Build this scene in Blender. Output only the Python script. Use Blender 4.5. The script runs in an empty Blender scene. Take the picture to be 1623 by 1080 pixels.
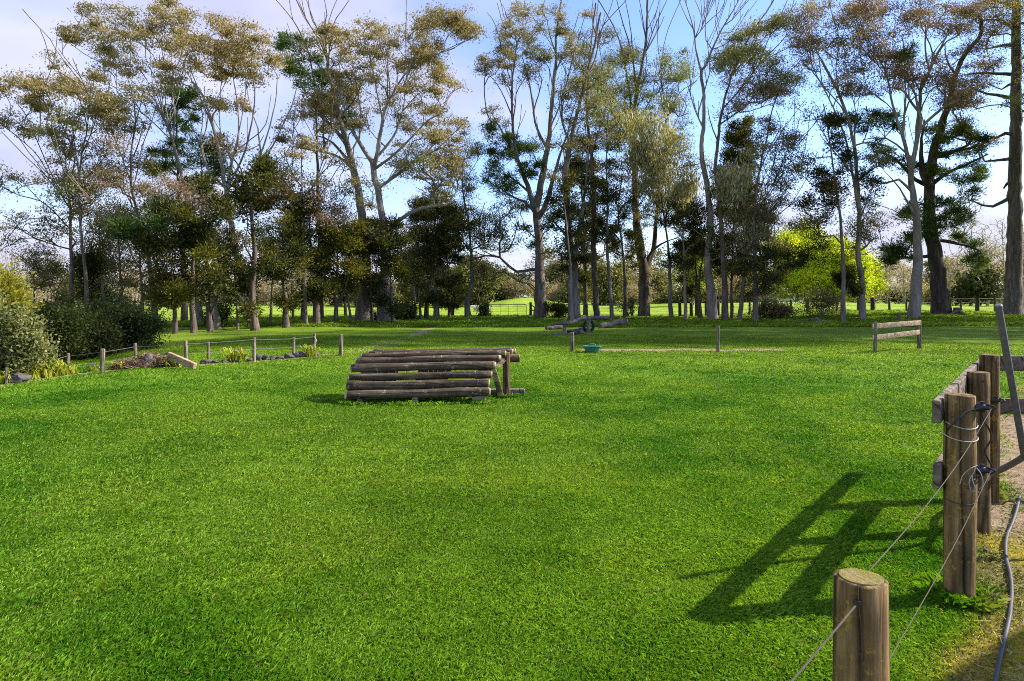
import bpy, math, random
import numpy as np
from mathutils import Vector

random.seed(7)
rng = np.random.default_rng(11)
S = bpy.context.scene
C = S.collection
PI = math.pi
F = 1082.0          # focal length in photograph pixels
CZ = 1.8            # eye height
HY = 470.0          # horizon row of the photograph
SUN_AZ, SUN_EL = math.radians(80.0), math.radians(36.2)

# ------------------------------------------------------------------ helpers
def sstep(a, b, x):
    t = np.clip((np.asarray(x, float) - a) / (b - a), 0, 1)
    return t * t * (3 - 2 * t)

_lat = rng.random((256, 256))
def vnoise(x, y, sc, seed=0):
    x = np.asarray(x, float) * sc + seed * 17.3 + 1000
    y = np.asarray(y, float) * sc + seed * 5.7 + 1000
    xi = np.floor(x).astype(int); yi = np.floor(y).astype(int)
    fx = x - xi; fy = y - yi
    fx = fx * fx * (3 - 2 * fx); fy = fy * fy * (3 - 2 * fy)
    a = _lat[xi & 255, yi & 255]; b = _lat[(xi + 1) & 255, yi & 255]
    c = _lat[xi & 255, (yi + 1) & 255]; d = _lat[(xi + 1) & 255, (yi + 1) & 255]
    return a * (1 - fx) * (1 - fy) + b * fx * (1 - fy) + c * (1 - fx) * fy + d * fx * fy

def fbm(x, y, sc, seed=0, n=3):
    t = 0; a = 1; s = 0
    for i in range(n):
        t = t + a * vnoise(x, y, sc * 2 ** i, seed + i); s += a; a *= .5
    return t / s

def gz(x, y):
    """height of the ground"""
    x = np.asarray(x, float); y = np.asarray(y, float)
    z = -0.55 * np.exp(-(((x + 16.5) / 4.5) ** 2 + ((y - 22) / 6.0) ** 2))
    z = z + 0.45 * sstep(14, 30, x) * sstep(36, 56, y)
    z = z + (fbm(x, y, .22, 3) - .5) * .10 * sstep(8, 20, np.hypot(x, y))
    far = sstep(62, 90, y)
    z = z + far * (fbm(x, y, .035, 5) - .5) * .9 + .1 * far
    z = z + 1.3 * np.exp(-(((x - 2) / 7) ** 2 + ((y - 118) / 8) ** 2))
    z = z + 0.55 * np.exp(-(((x - 36) / 16) ** 2 + ((y - 84) / 9) ** 2))
    return z

def px(x, y, d):
    """a point d metres ahead, seen at photograph pixel x, y"""
    return np.array([(x - 811.5) / F * d, d, CZ + (HY - y) / F * d])

def on_ground(x, d):
    X = (x - 811.5) / F * d
    return np.array([X, d, float(gz(X, d))])

def tag(o, label=None, cat=None, group=None, kind=None):
    if label: o['label'] = label
    if cat: o['category'] = cat
    if group: o['group'] = group
    if kind: o['kind'] = kind
    return o

def empty(name, loc=(0, 0, 0)):
    o = bpy.data.objects.new(name, None); C.objects.link(o)
    o.empty_display_size = .3
    o.location = Vector(loc)
    return o

def mesh_np(name, V, Q, mat, parent=None, cols=None, smooth=False, origin=None):
    """one mesh object from numpy arrays; Q is (n, k) faces of equal size or a list of such arrays"""
    Qs = [q for q in (Q if isinstance(Q, list) else [Q]) if len(q)]
    V = np.asarray(V, np.float32)
    if origin is not None:
        V = V - np.asarray(origin, np.float32)
    me = bpy.data.meshes.new(name)
    me.vertices.add(len(V)); me.vertices.foreach_set('co', V.ravel())
    loops = np.concatenate([q.ravel() for q in Qs]).astype(np.int32)
    tot = np.concatenate([np.full(len(q), q.shape[1], np.int32) for q in Qs])
    start = np.concatenate([[0], np.cumsum(tot)[:-1]]).astype(np.int32)
    me.loops.add(len(loops)); me.loops.foreach_set('vertex_index', loops)
    me.polygons.add(len(tot)); me.polygons.foreach_set('loop_start', start)
    if smooth:
        me.polygons.foreach_set('use_smooth', np.ones(len(tot), bool))
    if cols is not None:
        ca = me.color_attributes.new('Col', 'FLOAT_COLOR', 'POINT')
        c4 = np.ones((len(V), 4), np.float32); c4[:, :3] = cols
        ca.data.foreach_set('color', c4.ravel())
    me.update(calc_edges=True)
    me.materials.append(mat)
    o = bpy.data.objects.new(name, me); C.objects.link(o)
    if parent is not None:
        o.parent = parent
    return o

class MB:
    """collects tubes and boxes in world space; build() links them as one mesh"""
    def __init__(s): s.v = []; s.f = {3: [], 4: []}; s.n = 0; s.big = []
    def add(s, v, quads=(), tris=(), ngons=()):
        v = np.asarray(v, float); s.v.append(v)
        for q in quads: s.f[4].append([i + s.n for i in q])
        for q in tris: s.f[3].append([i + s.n for i in q])
        for q in ngons: s.big.append([i + s.n for i in q])
        s.n += len(v)
    def tube(s, pts, r, k=12, cap=True, wob=0.0, bev=0.0, seed=None):
        pts = [np.asarray(p, float) for p in pts]
        n = len(pts)
        rr = [r] * n if np.isscalar(r) else list(r)
        if bev:   # small chamfer at both ends
            d0 = pts[1] - pts[0]; d0 = d0 / np.linalg.norm(d0)
            d1 = pts[-1] - pts[-2]; d1 = d1 / np.linalg.norm(d1)
            pts = [pts[0], pts[0] + d0 * bev] + pts[1:-1] + [pts[-1] - d1 * bev, pts[-1]]
            rr = [rr[0] - bev, rr[0]] + rr[1:-1] + [rr[-1], rr[-1] - bev]
            n = len(pts)
        rs = np.random.default_rng(seed if seed is not None else len(s.v) * 7 + 3)
        ph = rs.random(3) * 6.28
        V = []
        t0 = pts[1] - pts[0]; t0 = t0 / np.linalg.norm(t0)
        ref = np.array([0, 0, 1.0]) if abs(t0[2]) < .8 else np.array([1.0, 0, 0])
        a = np.cross(t0, ref); a /= np.linalg.norm(a)
        for i in range(n):
            t = pts[min(i + 1, n - 1)] - pts[max(i - 1, 0)]
            t = t / (np.linalg.norm(t) + 1e-9)
            a = a - t * np.dot(a, t); a /= (np.linalg.norm(a) + 1e-9)
            b = np.cross(t, a)
            for j in range(k):
                an = 2 * PI * j / k
                w = 1 + wob * (math.sin(2 * an + ph[0] + i * .5) * .6 + math.sin(3 * an + ph[1] - i * .8) * .5 + (rs.random() - .5) * .6)
                V.append(pts[i] + (a * math.cos(an) + b * math.sin(an)) * rr[i] * w)
        quads = []
        for i in range(n - 1):
            for j in range(k):
                quads.append((i * k + j, i * k + (j + 1) % k, (i + 1) * k + (j + 1) % k, (i + 1) * k + j))
        ng = []
        if cap:
            ng = [tuple(range(k))[::-1], tuple((n - 1) * k + j for j in range(k))]
        s.add(V, quads, ngons=ng)
        return s
    def box(s, c, ax, ay, az, bev=0.006, jit=0.0):
        """box with centre c and half-axis vectors, chamfered along every edge"""
        c, ax, ay, az = [np.asarray(q, float) for q in (c, ax, ay, az)]
        lx, ly, lz = [np.linalg.norm(q) for q in (ax, ay, az)]
        b = min(bev, lx * .4, ly * .4, lz * .4)
        ux, uy, uz = ax / lx, ay / ly, az / lz
        import bmesh
        bm = bmesh.new(); bmesh.ops.create_cube(bm, size=2)
        for v in bm.verts:
            v.co = Vector((v.co.x * lx, v.co.y * ly, v.co.z * lz))
        if b > 0:
            bmesh.ops.bevel(bm, geom=bm.edges[:], offset=b, segments=1, affect='EDGES', profile=.5)
        bm.verts.index_update()
        V = [c + ux * v.co.x + uy * v.co.y + uz * v.co.z + (rng.random(3) - .5) * jit for v in bm.verts]
        s.add(V, [tuple(v.index for v in f.verts) for f in bm.faces if len(f.verts) == 4],
              [tuple(v.index for v in f.verts) for f in bm.faces if len(f.verts) == 3])
        bm.free()
        return s
    def build(s, name, mat, parent=None, smooth=True, angle=40):
        V = np.concatenate(s.v)
        faces = s.f[4] + s.f[3] + s.big
        off = np.array(parent.location) if parent is not None else V.mean(0) * [1, 1, 0] + [0, 0, V[:, 2].min()]
        if parent is not None:
            p = parent.parent
            while p is not None:
                off = off + np.array(p.location); p = p.parent
        me = bpy.data.meshes.new(name)
        me.from_pydata([tuple(v) for v in (V - off)], [], faces)
        me.update()
        if smooth:
            me.polygons.foreach_set('use_smooth', np.ones(len(faces), bool))
            me.set_sharp_from_angle(angle=math.radians(angle))
        me.materials.append(mat)
        o = bpy.data.objects.new(name, me); C.objects.link(o)
        if parent is not None: o.parent = parent
        else: o.location = Vector(off)
        return o

def lerp(a, b, t): return np.asarray(a, float) * (1 - t) + np.asarray(b, float) * t
def seg(a, b, n): return [lerp(a, b, i / (n - 1)) for i in range(n)]
def catmull(P, n=8):
    P = [np.asarray(p, float) for p in P]
    P = [2 * P[0] - P[1]] + P + [2 * P[-1] - P[-2]]
    out = []
    for i in range(1, len(P) - 2):
        for k in range(n):
            t = k / n
            out.append(.5 * ((2 * P[i]) + (-P[i - 1] + P[i + 1]) * t + (2 * P[i - 1] - 5 * P[i] + 4 * P[i + 1] - P[i + 2]) * t * t
                             + (-P[i - 1] + 3 * P[i] - 3 * P[i + 1] + P[i + 2]) * t ** 3))
    out.append(P[-2])
    return out

# ------------------------------------------------------------------ materials
class NT:
    def __init__(s, name):
        s.m = bpy.data.materials.new(name); s.m.use_nodes = True
        s.t = s.m.node_tree; s.t.nodes.clear()
        s.out = s.n('ShaderNodeOutputMaterial')
    def n(s, ty, **kw):
        nd = s.t.nodes.new(ty)
        for k, v in kw.items():
            if k.startswith('i_'):
                nd.inputs[k[2:].replace('_', ' ')].default_value = v
            else:
                setattr(nd, k, v)
        return nd
    def l(s, a, b): s.t.links.new(a, b)
    def noise(s, vec, scale, detail=4, rough=.6, dist=0):
        nd = s.n('ShaderNodeTexNoise'); nd.inputs['Scale'].default_value = scale
        nd.inputs['Detail'].default_value = detail; nd.inputs['Roughness'].default_value = rough
        nd.inputs['Distortion'].default_value = dist
        if vec is not None: s.l(vec, nd.inputs['Vector'])
        return nd.outputs['Fac']
    def ramp(s, fac, stops):
        nd = s.n('ShaderNodeValToRGB'); cr = nd.color_ramp
        while len(cr.elements) < len(stops): cr.elements.new(.5)
        for e, (p, c) in zip(cr.elements, stops):
            e.position = p; e.color = (*c, 1) if len(c) == 3 else c
        s.l(fac, nd.inputs['Fac']); return nd.outputs['Color']
    def mix(s, fac, a, b, mode='MIX'):
        nd = s.n('ShaderNodeMix', data_type='RGBA', blend_type=mode)
        for sock, v in ((nd.inputs[0], fac), (nd.inputs[6], a), (nd.inputs[7], b)):
            if hasattr(v, 'is_linked'): s.l(v, sock)
            elif isinstance(v, (int, float)): sock.default_value = v
            else: sock.default_value = (*v, 1)
        return nd.outputs[2]
    def math(s, op, a, b=0.0, clamp=False):
        nd = s.n('ShaderNodeMath', operation=op, use_clamp=clamp)
        for sock, v in ((nd.inputs[0], a), (nd.inputs[1], b)):
            if hasattr(v, 'is_linked'): s.l(v, sock)
            else: sock.default_value = v
        return nd.outputs[0]
    def coords(s, which='Object', scale=(1, 1, 1)):
        tc = s.n('ShaderNodeTexCoord'); mp = s.n('ShaderNodeMapping')
        mp.inputs['Scale'].default_value = scale
        s.l(tc.outputs[which], mp.inputs['Vector']); return mp.outputs[0]
    def bsdf(s, col, rough=.8, bump=None, bstr=.3, bdist=.01, spec=.3, metal=0):
        p = s.n('ShaderNodeBsdfPrincipled')
        if hasattr(col, 'is_linked'): s.l(col, p.inputs['Base Color'])
        else: p.inputs['Base Color'].default_value = (*col, 1)
        if hasattr(rough, 'is_linked'): s.l(rough, p.inputs['Roughness'])
        else: p.inputs['Roughness'].default_value = rough
        p.inputs['Specular IOR Level'].default_value = spec
        p.inputs['Metallic'].default_value = metal
        if bump is not None:
            b = s.n('ShaderNodeBump'); b.inputs['Strength'].default_value = bstr
            b.inputs['Distance'].default_value = bdist
            s.l(bump, b.inputs['Height']); s.l(b.outputs[0], p.inputs['Normal'])
        s.l(p.outputs[0], s.out.inputs['Surface'])
        return p

def m_leaf(name, trans=.35, gloss=.25):
    t = NT(name)
    at = t.n('ShaderNodeAttribute', attribute_name='Col')
    p = t.n('ShaderNodeBsdfPrincipled'); t.l(at.outputs['Color'], p.inputs['Base Color'])
    p.inputs['Roughness'].default_value = .5; p.inputs['Specular IOR Level'].default_value = gloss
    tr = t.n('ShaderNodeBsdfTranslucent')
    hs = t.mix(1.0, at.outputs['Color'], (1.25, 1.2, .55), 'MULTIPLY')
    t.l(hs, tr.inputs['Color'])
    mx = t.n('ShaderNodeMixShader'); mx.inputs[0].default_value = trans
    t.l(p.outputs[0], mx.inputs[1]); t.l(tr.outputs[0], mx.inputs[2])
    t.l(mx.outputs[0], t.out.inputs['Surface'])
    return t.m

def m_wood(name, dark, mid, light, axis='z', streak=26, lichen=None, moss=.55, top=None, crack=True):
    """weathered round or sawn timber with streaks along its grain"""
    t = NT(name)
    g = {'z': (1, 1, .06), 'x': (.06, 1, 1), 'y': (1, .06, 1)}[axis]
    v = t.coords('Object', g); v1 = t.coords('Object')
    n1 = t.noise(v, streak, 6, .65, .3)
    n2 = t.noise(v1, 5, 4, .6)
    n3 = t.noise(v, streak * 4, 3, .6)
    c = t.ramp(n1, [(.28, dark), (.5, mid), (.72, light)])
    c = t.mix(t.math('MULTIPLY', n3, .55), c, dark)
    c2 = t.mix(1.0, c, t.ramp(n2, [(.3, (.55, .55, .55)), (.65, (1.15, 1.12, 1.05))]), 'MULTIPLY')
    if lichen is not None:
        nl = t.noise(v1, 9, 6, .7, .6)
        nf = t.noise(v1, 60, 3, .6)
        k = t.ramp(t.math('MULTIPLY', nl, t.math('ADD', nf, .5)), [(moss, (0, 0, 0)), (moss + .12, (1, 1, 1))])
        c2 = t.mix(k, c2, lichen)
    bump = t.math('ADD', t.math('MULTIPLY', n1, .7), t.math('MULTIPLY', n3, .5))
    if crack:
        w = t.n('ShaderNodeTexVoronoi', feature='DISTANCE_TO_EDGE'); w.inputs['Scale'].default_value = 7
        t.l(t.coords('Object', tuple(.9 if q == 1 else .035 for q in g)), w.inputs['Vector'])
        ck = t.ramp(w.outputs['Distance'], [(0, (0, 0, 0)), (.045, (1, 1, 1))])
        c2 = t.mix(1.0, c2, t.mix(.75, (1, 1, 1), ck), 'MULTIPLY')
        bump = t.math('ADD', bump, ck)
    t.bsdf(c2, .88, bump, .45, .012, .2)
    return t.m

def m_bark(name, dark, mid, light, patch=None, vs=.25, sc=5):
    t = NT(name)
    v = t.coords('Object', (1, 1, vs)); v1 = t.coords('Object', (1, 1, .5))
    n1 = t.noise(v, sc, 6, .7, .8); n2 = t.noise(v1, 1.1, 4, .6, .4); n3 = t.noise(v, sc * 5, 3, .6)
    c = t.ramp(n1, [(.3, dark), (.5, mid), (.68, light)])
    if patch is not None:
        c = t.mix(t.ramp(n2, [(.46, (0, 0, 0)), (.58, (1, 1, 1))]), c, patch)
    c = t.mix(t.math('MULTIPLY', n3, .4), c, dark)
    t.bsdf(c, .9, t.math('ADD', n1, t.math('MULTIPLY', n3, .5)), .8, .06, .15)
    return t.m

def m_plain(name, col, rough=.5, var=.25, sc=8, metal=0, spec=.4):
    t = NT(name)
    v = t.coords('Object')
    n = t.noise(v, sc, 5, .65); n2 = t.noise(v, sc * 7, 3, .6)
    lo = tuple(q * (1 - var) for q in col); hi = tuple(min(1, q * (1 + var)) for q in col)
    c = t.ramp(t.math('ADD', t.math('MULTIPLY', n, .7), t.math('MULTIPLY', n2, .3)), [(.35, lo), (.65, hi)])
    t.bsdf(c, rough, n2, .2, .004, spec, metal)
    return t.m

M = {}
M['leaf'] = m_leaf('leaf', .38, .12)
M['leaf_dark'] = m_leaf('dark_leaf', .36, .06)
M['grass'] = m_leaf('grass_blade', .42, .08)
M['gum'] = m_bark('gum_bark', (.075, .058, .045), (.20, .17, .14), (.36, .32, .275), (.16, .125, .095), .22, 4)
M['gum_pale'] = m_bark('pale_gum_bark', (.14, .115, .095), (.30, .265, .225), (.47, .43, .375), (.20, .165, .13), .2, 3)
M['pine'] = m_bark('pine_bark', (.03, .022, .018), (.085, .065, .055), (.19, .155, .135), None, .16, 5)
M['pinegrey'] = m_bark('grey_pine_bark', (.055, .044, .037), (.16, .135, .115), (.31, .27, .235), None, .16, 5)
M['brown'] = m_bark('brown_bark', (.045, .034, .026), (.135, .10, .076), (.27, .215, .165), None, .2, 5)
M['greybark'] = m_bark('grey_twig_bark', (.15, .12, .10), (.28, .235, .195), (.42, .365, .31), None, .3, 4)
M['post'] = m_wood('round_post_wood', (.045, .027, .012), (.225, .148, .068), (.47, .345, .19), 'z', 30, (.30, .24, .07), .64)
M['post_moss'] = m_wood('lichened_post_wood', (.042, .025, .011), (.215, .138, .056), (.45, .32, .155), 'z', 30, (.33, .22, .04), .56)
M['oldpost'] = m_wood('grey_post_wood', (.10, .08, .055), (.245, .20, .145), (.40, .335, .25), 'z', 20, (.22, .22, .12), .66)
M['rail'] = m_wood('weathered_board', (.09, .07, .055), (.22, .18, .14), (.36, .31, .25), 'y', 24, (.36, .27, .07), .60)
M['board'] = m_wood('sawn_board', (.16, .115, .075), (.32, .245, .165), (.46, .37, .27), 'x', 22, None)
M['paleboard'] = m_wood('pale_sawn_board', (.30, .21, .12), (.47, .35, .21), (.58, .46, .30), 'x', 22, None)
M['log'] = m_wood('lichened_log', (.032, .022, .013), (.120, .088, .055), (.28, .225, .145), 'x', 20, (.38, .32, .21), .60)
M['deadlog'] = m_bark('dead_log_bark', (.06, .046, .038), (.15, .125, .105), (.27, .235, .20), None, 1, 3)
M['endgrain'] = m_plain('cut_end_grain', (.44, .33, .19), .85, .3, 30)
M['galv'] = m_plain('galvanised_pipe', (.15, .145, .14), .65, .25, 30, .35)
M['wire'] = m_plain('electric_tape', (.085, .07, .052), .95, .2, 60)
M['wirewhite'] = m_plain('white_cord', (.42, .40, .37), .6, .1, 60)
M['steelwire'] = m_plain('fence_wire', (.18, .17, .155), .5, .2, 30, .3)
M['blackplastic'] = m_plain('black_plastic', (.016, .016, .017), .42, .3, 30, 0, .5)
M['hose'] = m_plain('grey_black_hose', (.04, .039, .042), .6, .3, 14, 0, .5)
M['tub'] = m_plain('green_plastic', (.035, .17, .125), .45, .2, 9, 0, .5)
M['tub_in'] = m_plain('tub_shaded_soil', (.06, .05, .035), .9, .3, 20)  # soil inside the tub, its shade put into the colour
M['rubber'] = m_plain('tyre_rubber', (.02, .02, .021), .8, .3, 20)
M['rock'] = m_plain('grey_rock', (.075, .066, .06), .9, .6, 9)
M['rust'] = m_plain('dark_metal', (.05, .045, .04), .7, .3, 20)
M['red'] = m_plain('red_plastic', (.6, .05, .02), .5, .1, 20)
M['white_wall'] = m_plain('white_weatherboard', (.68, .68, .66), .7, .1, 3)
M['roof'] = m_plain('grey_roof_iron', (.30, .31, .33), .6, .15, 3)
M['glass'] = m_plain('window_glass', (.05, .06, .07), .12, .1, 3, 0, .6)
M['wool'] = m_plain('sheep_wool', (.72, .67, .58), .95, .15, 9)
CLOUD_SEED, SKY_TINT, SKY_STR, SUN_STR, EXPOSURE, DENOISE = 3.7, (.80, .87, 1.15, 1), .135, 4.9, 1.09, False
# ------------------------------------------------------------------ ground
xs = np.concatenate([[-1800, -700, -300, -160, -110, -80, -60, -48, -40, -34, -30], np.arange(-27, 36, .25), np.arange(36, 60, 1.2), [64, 70, 80, 100, 140, 200, 320, 700, 1800]])
ys = np.concatenate([[-400, -100, -40, -15, -8, -4], np.arange(-2, 8, .125), np.arange(8, 62, .25), np.arange(62, 130, 1.5), [135, 145, 160, 180, 210, 260, 350, 600, 1800]])
GX, GY = np.meshgrid(xs, ys)
GZ = gz(GX, GY)

# signed distance to the right of the timber fence line
FA = np.array([2.66, 4.06]); FD = np.array([.618, .786]); FN = np.array([.786, -.618])
def fence_side(x, y): return (x - FA[0]) * FN[0] + (y - FA[1]) * FN[1]
def along(x, y): return (x - FA[0]) * FD[0] + (y - FA[1]) * FD[1]
def poly_dist(x, y, P):
    d = np.full(np.shape(x), 1e9)
    for a, b in zip(P[:-1], P[1:]):
        a = np.asarray(a); b = np.asarray(b); v = b - a
        t = np.clip(((x - a[0]) * v[0] + (y - a[1]) * v[1]) / (v @ v), 0, 1)
        d = np.minimum(d, np.hypot(x - a[0] - t * v[0], y - a[1] - t * v[1]))
    return d
def gp(x, y):     # ground point of a photograph pixel on the level lawn
    d = CZ * F / (y - HY); return np.array([(x - 811.5) / F * d, d])
TRACK = [gp(498, 563), gp(545, 560), gp(590, 551), (-4.6, 29.5), (-4.6, 36), (-4.3, 43), (-4.2, 50)]
STRIP = [gp(935, 556), gp(1010, 556), gp(1080, 555), gp(1180, 555), gp(1230, 554)]
EDGE = [gp(-60, 628), gp(0, 611), gp(60, 601), gp(130, 591), gp(200, 584), gp(260, 581), gp(330, 577), gp(420, 571), gp(500, 565)]
def masks(x, y):
    fs = fence_side(x, y); al = along(x, y)
    nz = fbm(x, y, 1.7, 9) - .5; n2 = fbm(x, y, .6, 12) - .5
    yard = sstep(-.12, .30, fs + nz * .5) * sstep(26, 14, al)
    pen = sstep(-.35, .15, x - .69 * y + nz * .8) * sstep(5.0, 5.8, y + nz) * sstep(11.3, 10.2, y + n2 * 2) * sstep(.30, .42, fbm(x, y, 1.3, 21) + .06)
    dirt = sstep(.1, .7, fs + nz * .6) * sstep(.9, 1.8, al + nz) * sstep(9, 6, al) * sstep(.34, .48, fbm(x, y, 1.3, 21) + .10)
    track = sstep(.55, .12, poly_dist(x, y, TRACK) + nz * 1.0 + n2 * .7) * .62
    strip = sstep(.75, .2, poly_dist(x, y, STRIP) + nz * 1.1) * .9
    edge = sstep(.24, .08, poly_dist(x, y, EDGE) + nz * .25)
    bare = np.clip(np.maximum.reduce([dirt, pen, track, strip, edge * .9]), 0, 1)
    moss = yard * sstep(.47, .58, fbm(x, y, 1.9, 31)) * (1 - dirt) * sstep(2.8, 1.2, fs)
    return yard, bare, moss
def lawn_col(x, y, yard, moss):
    n1 = fbm(x, y, .55, 41); n2 = fbm(x, y, 2.6, 44); n3 = fbm(x, y, .13, 47)
    k = np.clip((n1 - .5) * 2.0 + (n2 - .5) * 1.3 + .5, 0, 1)[..., None]
    a = np.array([.056, .168, .006]); b = np.array([.148, .278, .018])
    c = a * (1 - k) + b * k
    yl = np.clip(sstep(.54, .74, n3) * .40 + sstep(.60, .75, fbm(x, y, .9, 51)) * .42, 0, .7)[..., None]
    c = c * (1 - yl) + np.array([.185, .285, .022]) * yl
    far = (sstep(14, 26, y) * .75)[..., None]
    c = c * (1 - far) + (np.array([.175, .262, .020]) * (.8 + .4 * k)) * far
    field = sstep(56, 62, y)[..., None]
    c = c * (1 - field) + (np.array([.27, .385, .045]) * (.78 + .45 * k)) * field
    yd = yard[..., None]
    c = c * (1 - yd) + (np.array([.26, .235, .095]) * (.7 + .6 * k)) * yd
    ms = moss[..., None]
    return c * (1 - ms) + np.array([.40, .325, .030]) * ms
yard, bare, moss = masks(GX, GY)
COL = lawn_col(GX, GY, yard, moss)
nx, ny = len(xs), len(ys)
I = (np.arange(ny - 1)[:, None] * nx + np.arange(nx - 1)[None]).reshape(-1)
Q = np.stack([I, I + 1, I + nx + 1, I + nx], 1)

t = NT('ground_grass')
at = t.n('ShaderNodeAttribute', attribute_name='Col'); ab = t.n('ShaderNodeAttribute', attribute_name='bare')
v = t.coords('Object')
n1 = t.noise(v, 9, 5, .7); n2 = t.noise(v, 42, 4, .7); n3 = t.noise(v, 1.2, 4, .6)
gcol = t.mix(1.0, at.outputs['Color'], t.ramp(n2, [(.3, (.45, .48, .4)), (.7, (1.25, 1.22, 1.1))]), 'MULTIPLY')
gcol = t.mix(1.0, gcol, t.ramp(n1, [(.3, (.7, .72, .6)), (.7, (1.2, 1.15, 1.1))]), 'MULTIPLY')
soil = t.ramp(t.math('ADD', t.math('MULTIPLY', n1, .6), t.math('MULTIPLY', n2, .4)), [(.36, (.10, .068, .042)), (.5, (.27, .195, .12)), (.62, (.46, .36, .235))])
brk = t.math('ADD', ab.outputs['Fac'], t.math('MULTIPLY', t.math('SUBTRACT', n1, .5), .9))
kk = t.ramp(brk, [(.38, (0, 0, 0)), (.62, (1, 1, 1))])
col = t.mix(kk, gcol, soil)
t.bsdf(col, .95, t.math('ADD', n1, t.math('MULTIPLY', n2, .7)), .9, .05, .08)
g = mesh_np('ground', np.stack([GX, GY, GZ], -1).reshape(-1, 3), Q, t.m, cols=COL.reshape(-1, 3), smooth=True)
fa = g.data.attributes.new('bare', 'FLOAT', 'POINT'); fa.data.foreach_set('value', bare.ravel().astype(np.float32))
g['kind'] = 'structure'

# ---- real blades over the near ground
def blades(n, r0, r1, hgt, wid, expo, half=60):
    """n blades between r0 and r1 metres from the viewer's spot, thinning outwards"""
    u = rng.random(n)
    r = (r0 ** expo + u * (r1 ** expo - r0 ** expo)) ** (1 / expo)
    a = np.radians((rng.random(n) * 2 - 1) * half)
    x = r * np.sin(a); y = r * np.cos(a)
    return x, y, r
BV, BQ, BC = [], [], []
def lay(x, y, r, hs, ws, k=1.0):
    n = len(x)
    yd, br, ms = masks(x, y)
    keep = rng.random(n) > np.clip(br * 1.05, 0, .96) * .95
    keep &= rng.random(n) > yd * .8
    keep &= rng.random(n) > ms * .6
    x, y, r, yd, ms = x[keep], y[keep], r[keep], yd[keep], ms[keep]; n = len(x)
    col = lawn_col(x, y, yd * .8, ms)
    tall = .55 + .95 * fbm(x, y, 2.4, 61) ** 1.3 * 1.4
    h = hs * (.5 + .75 * rng.random(n)) * tall * (1 - .45 * yd)
    w = np.maximum(ws, r * .0012) * (.7 + .6 * rng.random(n))
    az = rng.random(n) * 2 * PI; lean = .35 + .9 * rng.random(n)
    wind = .35
    dx = np.cos(az) * lean * h + wind * h * .4; dy = np.sin(az) * lean * h
    s = az + PI / 2 + (rng.random(n) - .5)
    sx, sy = np.cos(s) * w * .5, np.sin(s) * w * .5
    z = gz(x, y) - .004
    V = np.empty((n, 4, 3))
    V[:, 0] = np.stack([x - sx, y - sy, z], 1)
    V[:, 1] = np.stack([x + sx, y + sy, z], 1)
    V[:, 2] = np.stack([x + dx * .45 + sx * .75, y + dy * .45 + sy * .75, z + h * .62], 1)
    V[:, 3] = np.stack([x + dx, y + dy, z + h * (.95 - .25 * lean)], 1)
    j = rng.random(n)
    col = col * (.62 + .76 * rng.random((n, 1)))
    col = np.where((j < .025)[:, None], np.array([.30, .27, .11]) * (.6 + .6 * rng.random((n, 1))), col)
    col = np.where(((j > .05) & (j < .16))[:, None], col * np.array([1.6, 1.45, 1.6]), col)
    straw = (yd > .3) & (rng.random(n) < .42)
    col = np.where(straw[:, None], np.array([.34, .27, .13]) * (.6 + .7 * rng.random((n, 1))), col)
    off = sum(len(q) for q in BV)
    BV.append(V.reshape(-1, 3)); BQ.append(np.arange(n * 4).reshape(n, 4) + off); BC.append(np.repeat(col, 4, 0))
GK = 1.0
for n, r0, r1, hs, ws, ex in [(980000, 1.0, 7, .034, .0026, 1.15), (740000, 7, 15, .034, .0036, 1.1), (390000, 15, 32, .04, .010, 1.1)]:
    x, y, r = blades(int(n * GK), r0, r1, hs, ws, ex)
    lay(x, y, r, hs, ws)
# longer unmown grass under the trees and along the fences
for n, x0, x1, y0, y1, hs, ws in [(150000, -22, 38, 40, 60, .19, .03)]:
    x = x0 + rng.random(n) * (x1 - x0); y = y0 + rng.random(n) * (y1 - y0)
    lay(x, y, np.hypot(x, y), hs, ws)
# tufts round the fence posts and the jump
for cx_, cy_, rr_, n in [(1.05, 2.06, .16, 700), (2.66, 4.06, .17, 900), (3.55, 5.19, .16, 700), (4.2, 6.02, .18, 700), (-2.6, 11.5, .35, 500), (-1.6, 11.55, .9, 900), (-.55, 11.6, .3, 500), (-.1, 12.25, .22, 500), (-1.4, 12.1, 1.0, 900)]:
    a = rng.random(n) * 6.28; q = rr_ * (.55 + .45 * np.sqrt(rng.random(n)))
    x = cx_ + np.cos(a) * q; y = cy_ + np.sin(a) * q * (.5 if rr_ > .5 else 1)
    lay(x, y, np.hypot(x, y), .085, .004)
lg = mesh_np('lawn_grass', np.concatenate(BV), np.concatenate(BQ), M['grass'], cols=np.concatenate(BC))
tag(lg, 'mown green lawn grass, sparser and strawy in the yard', 'grass', None, 'stuff')

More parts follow.
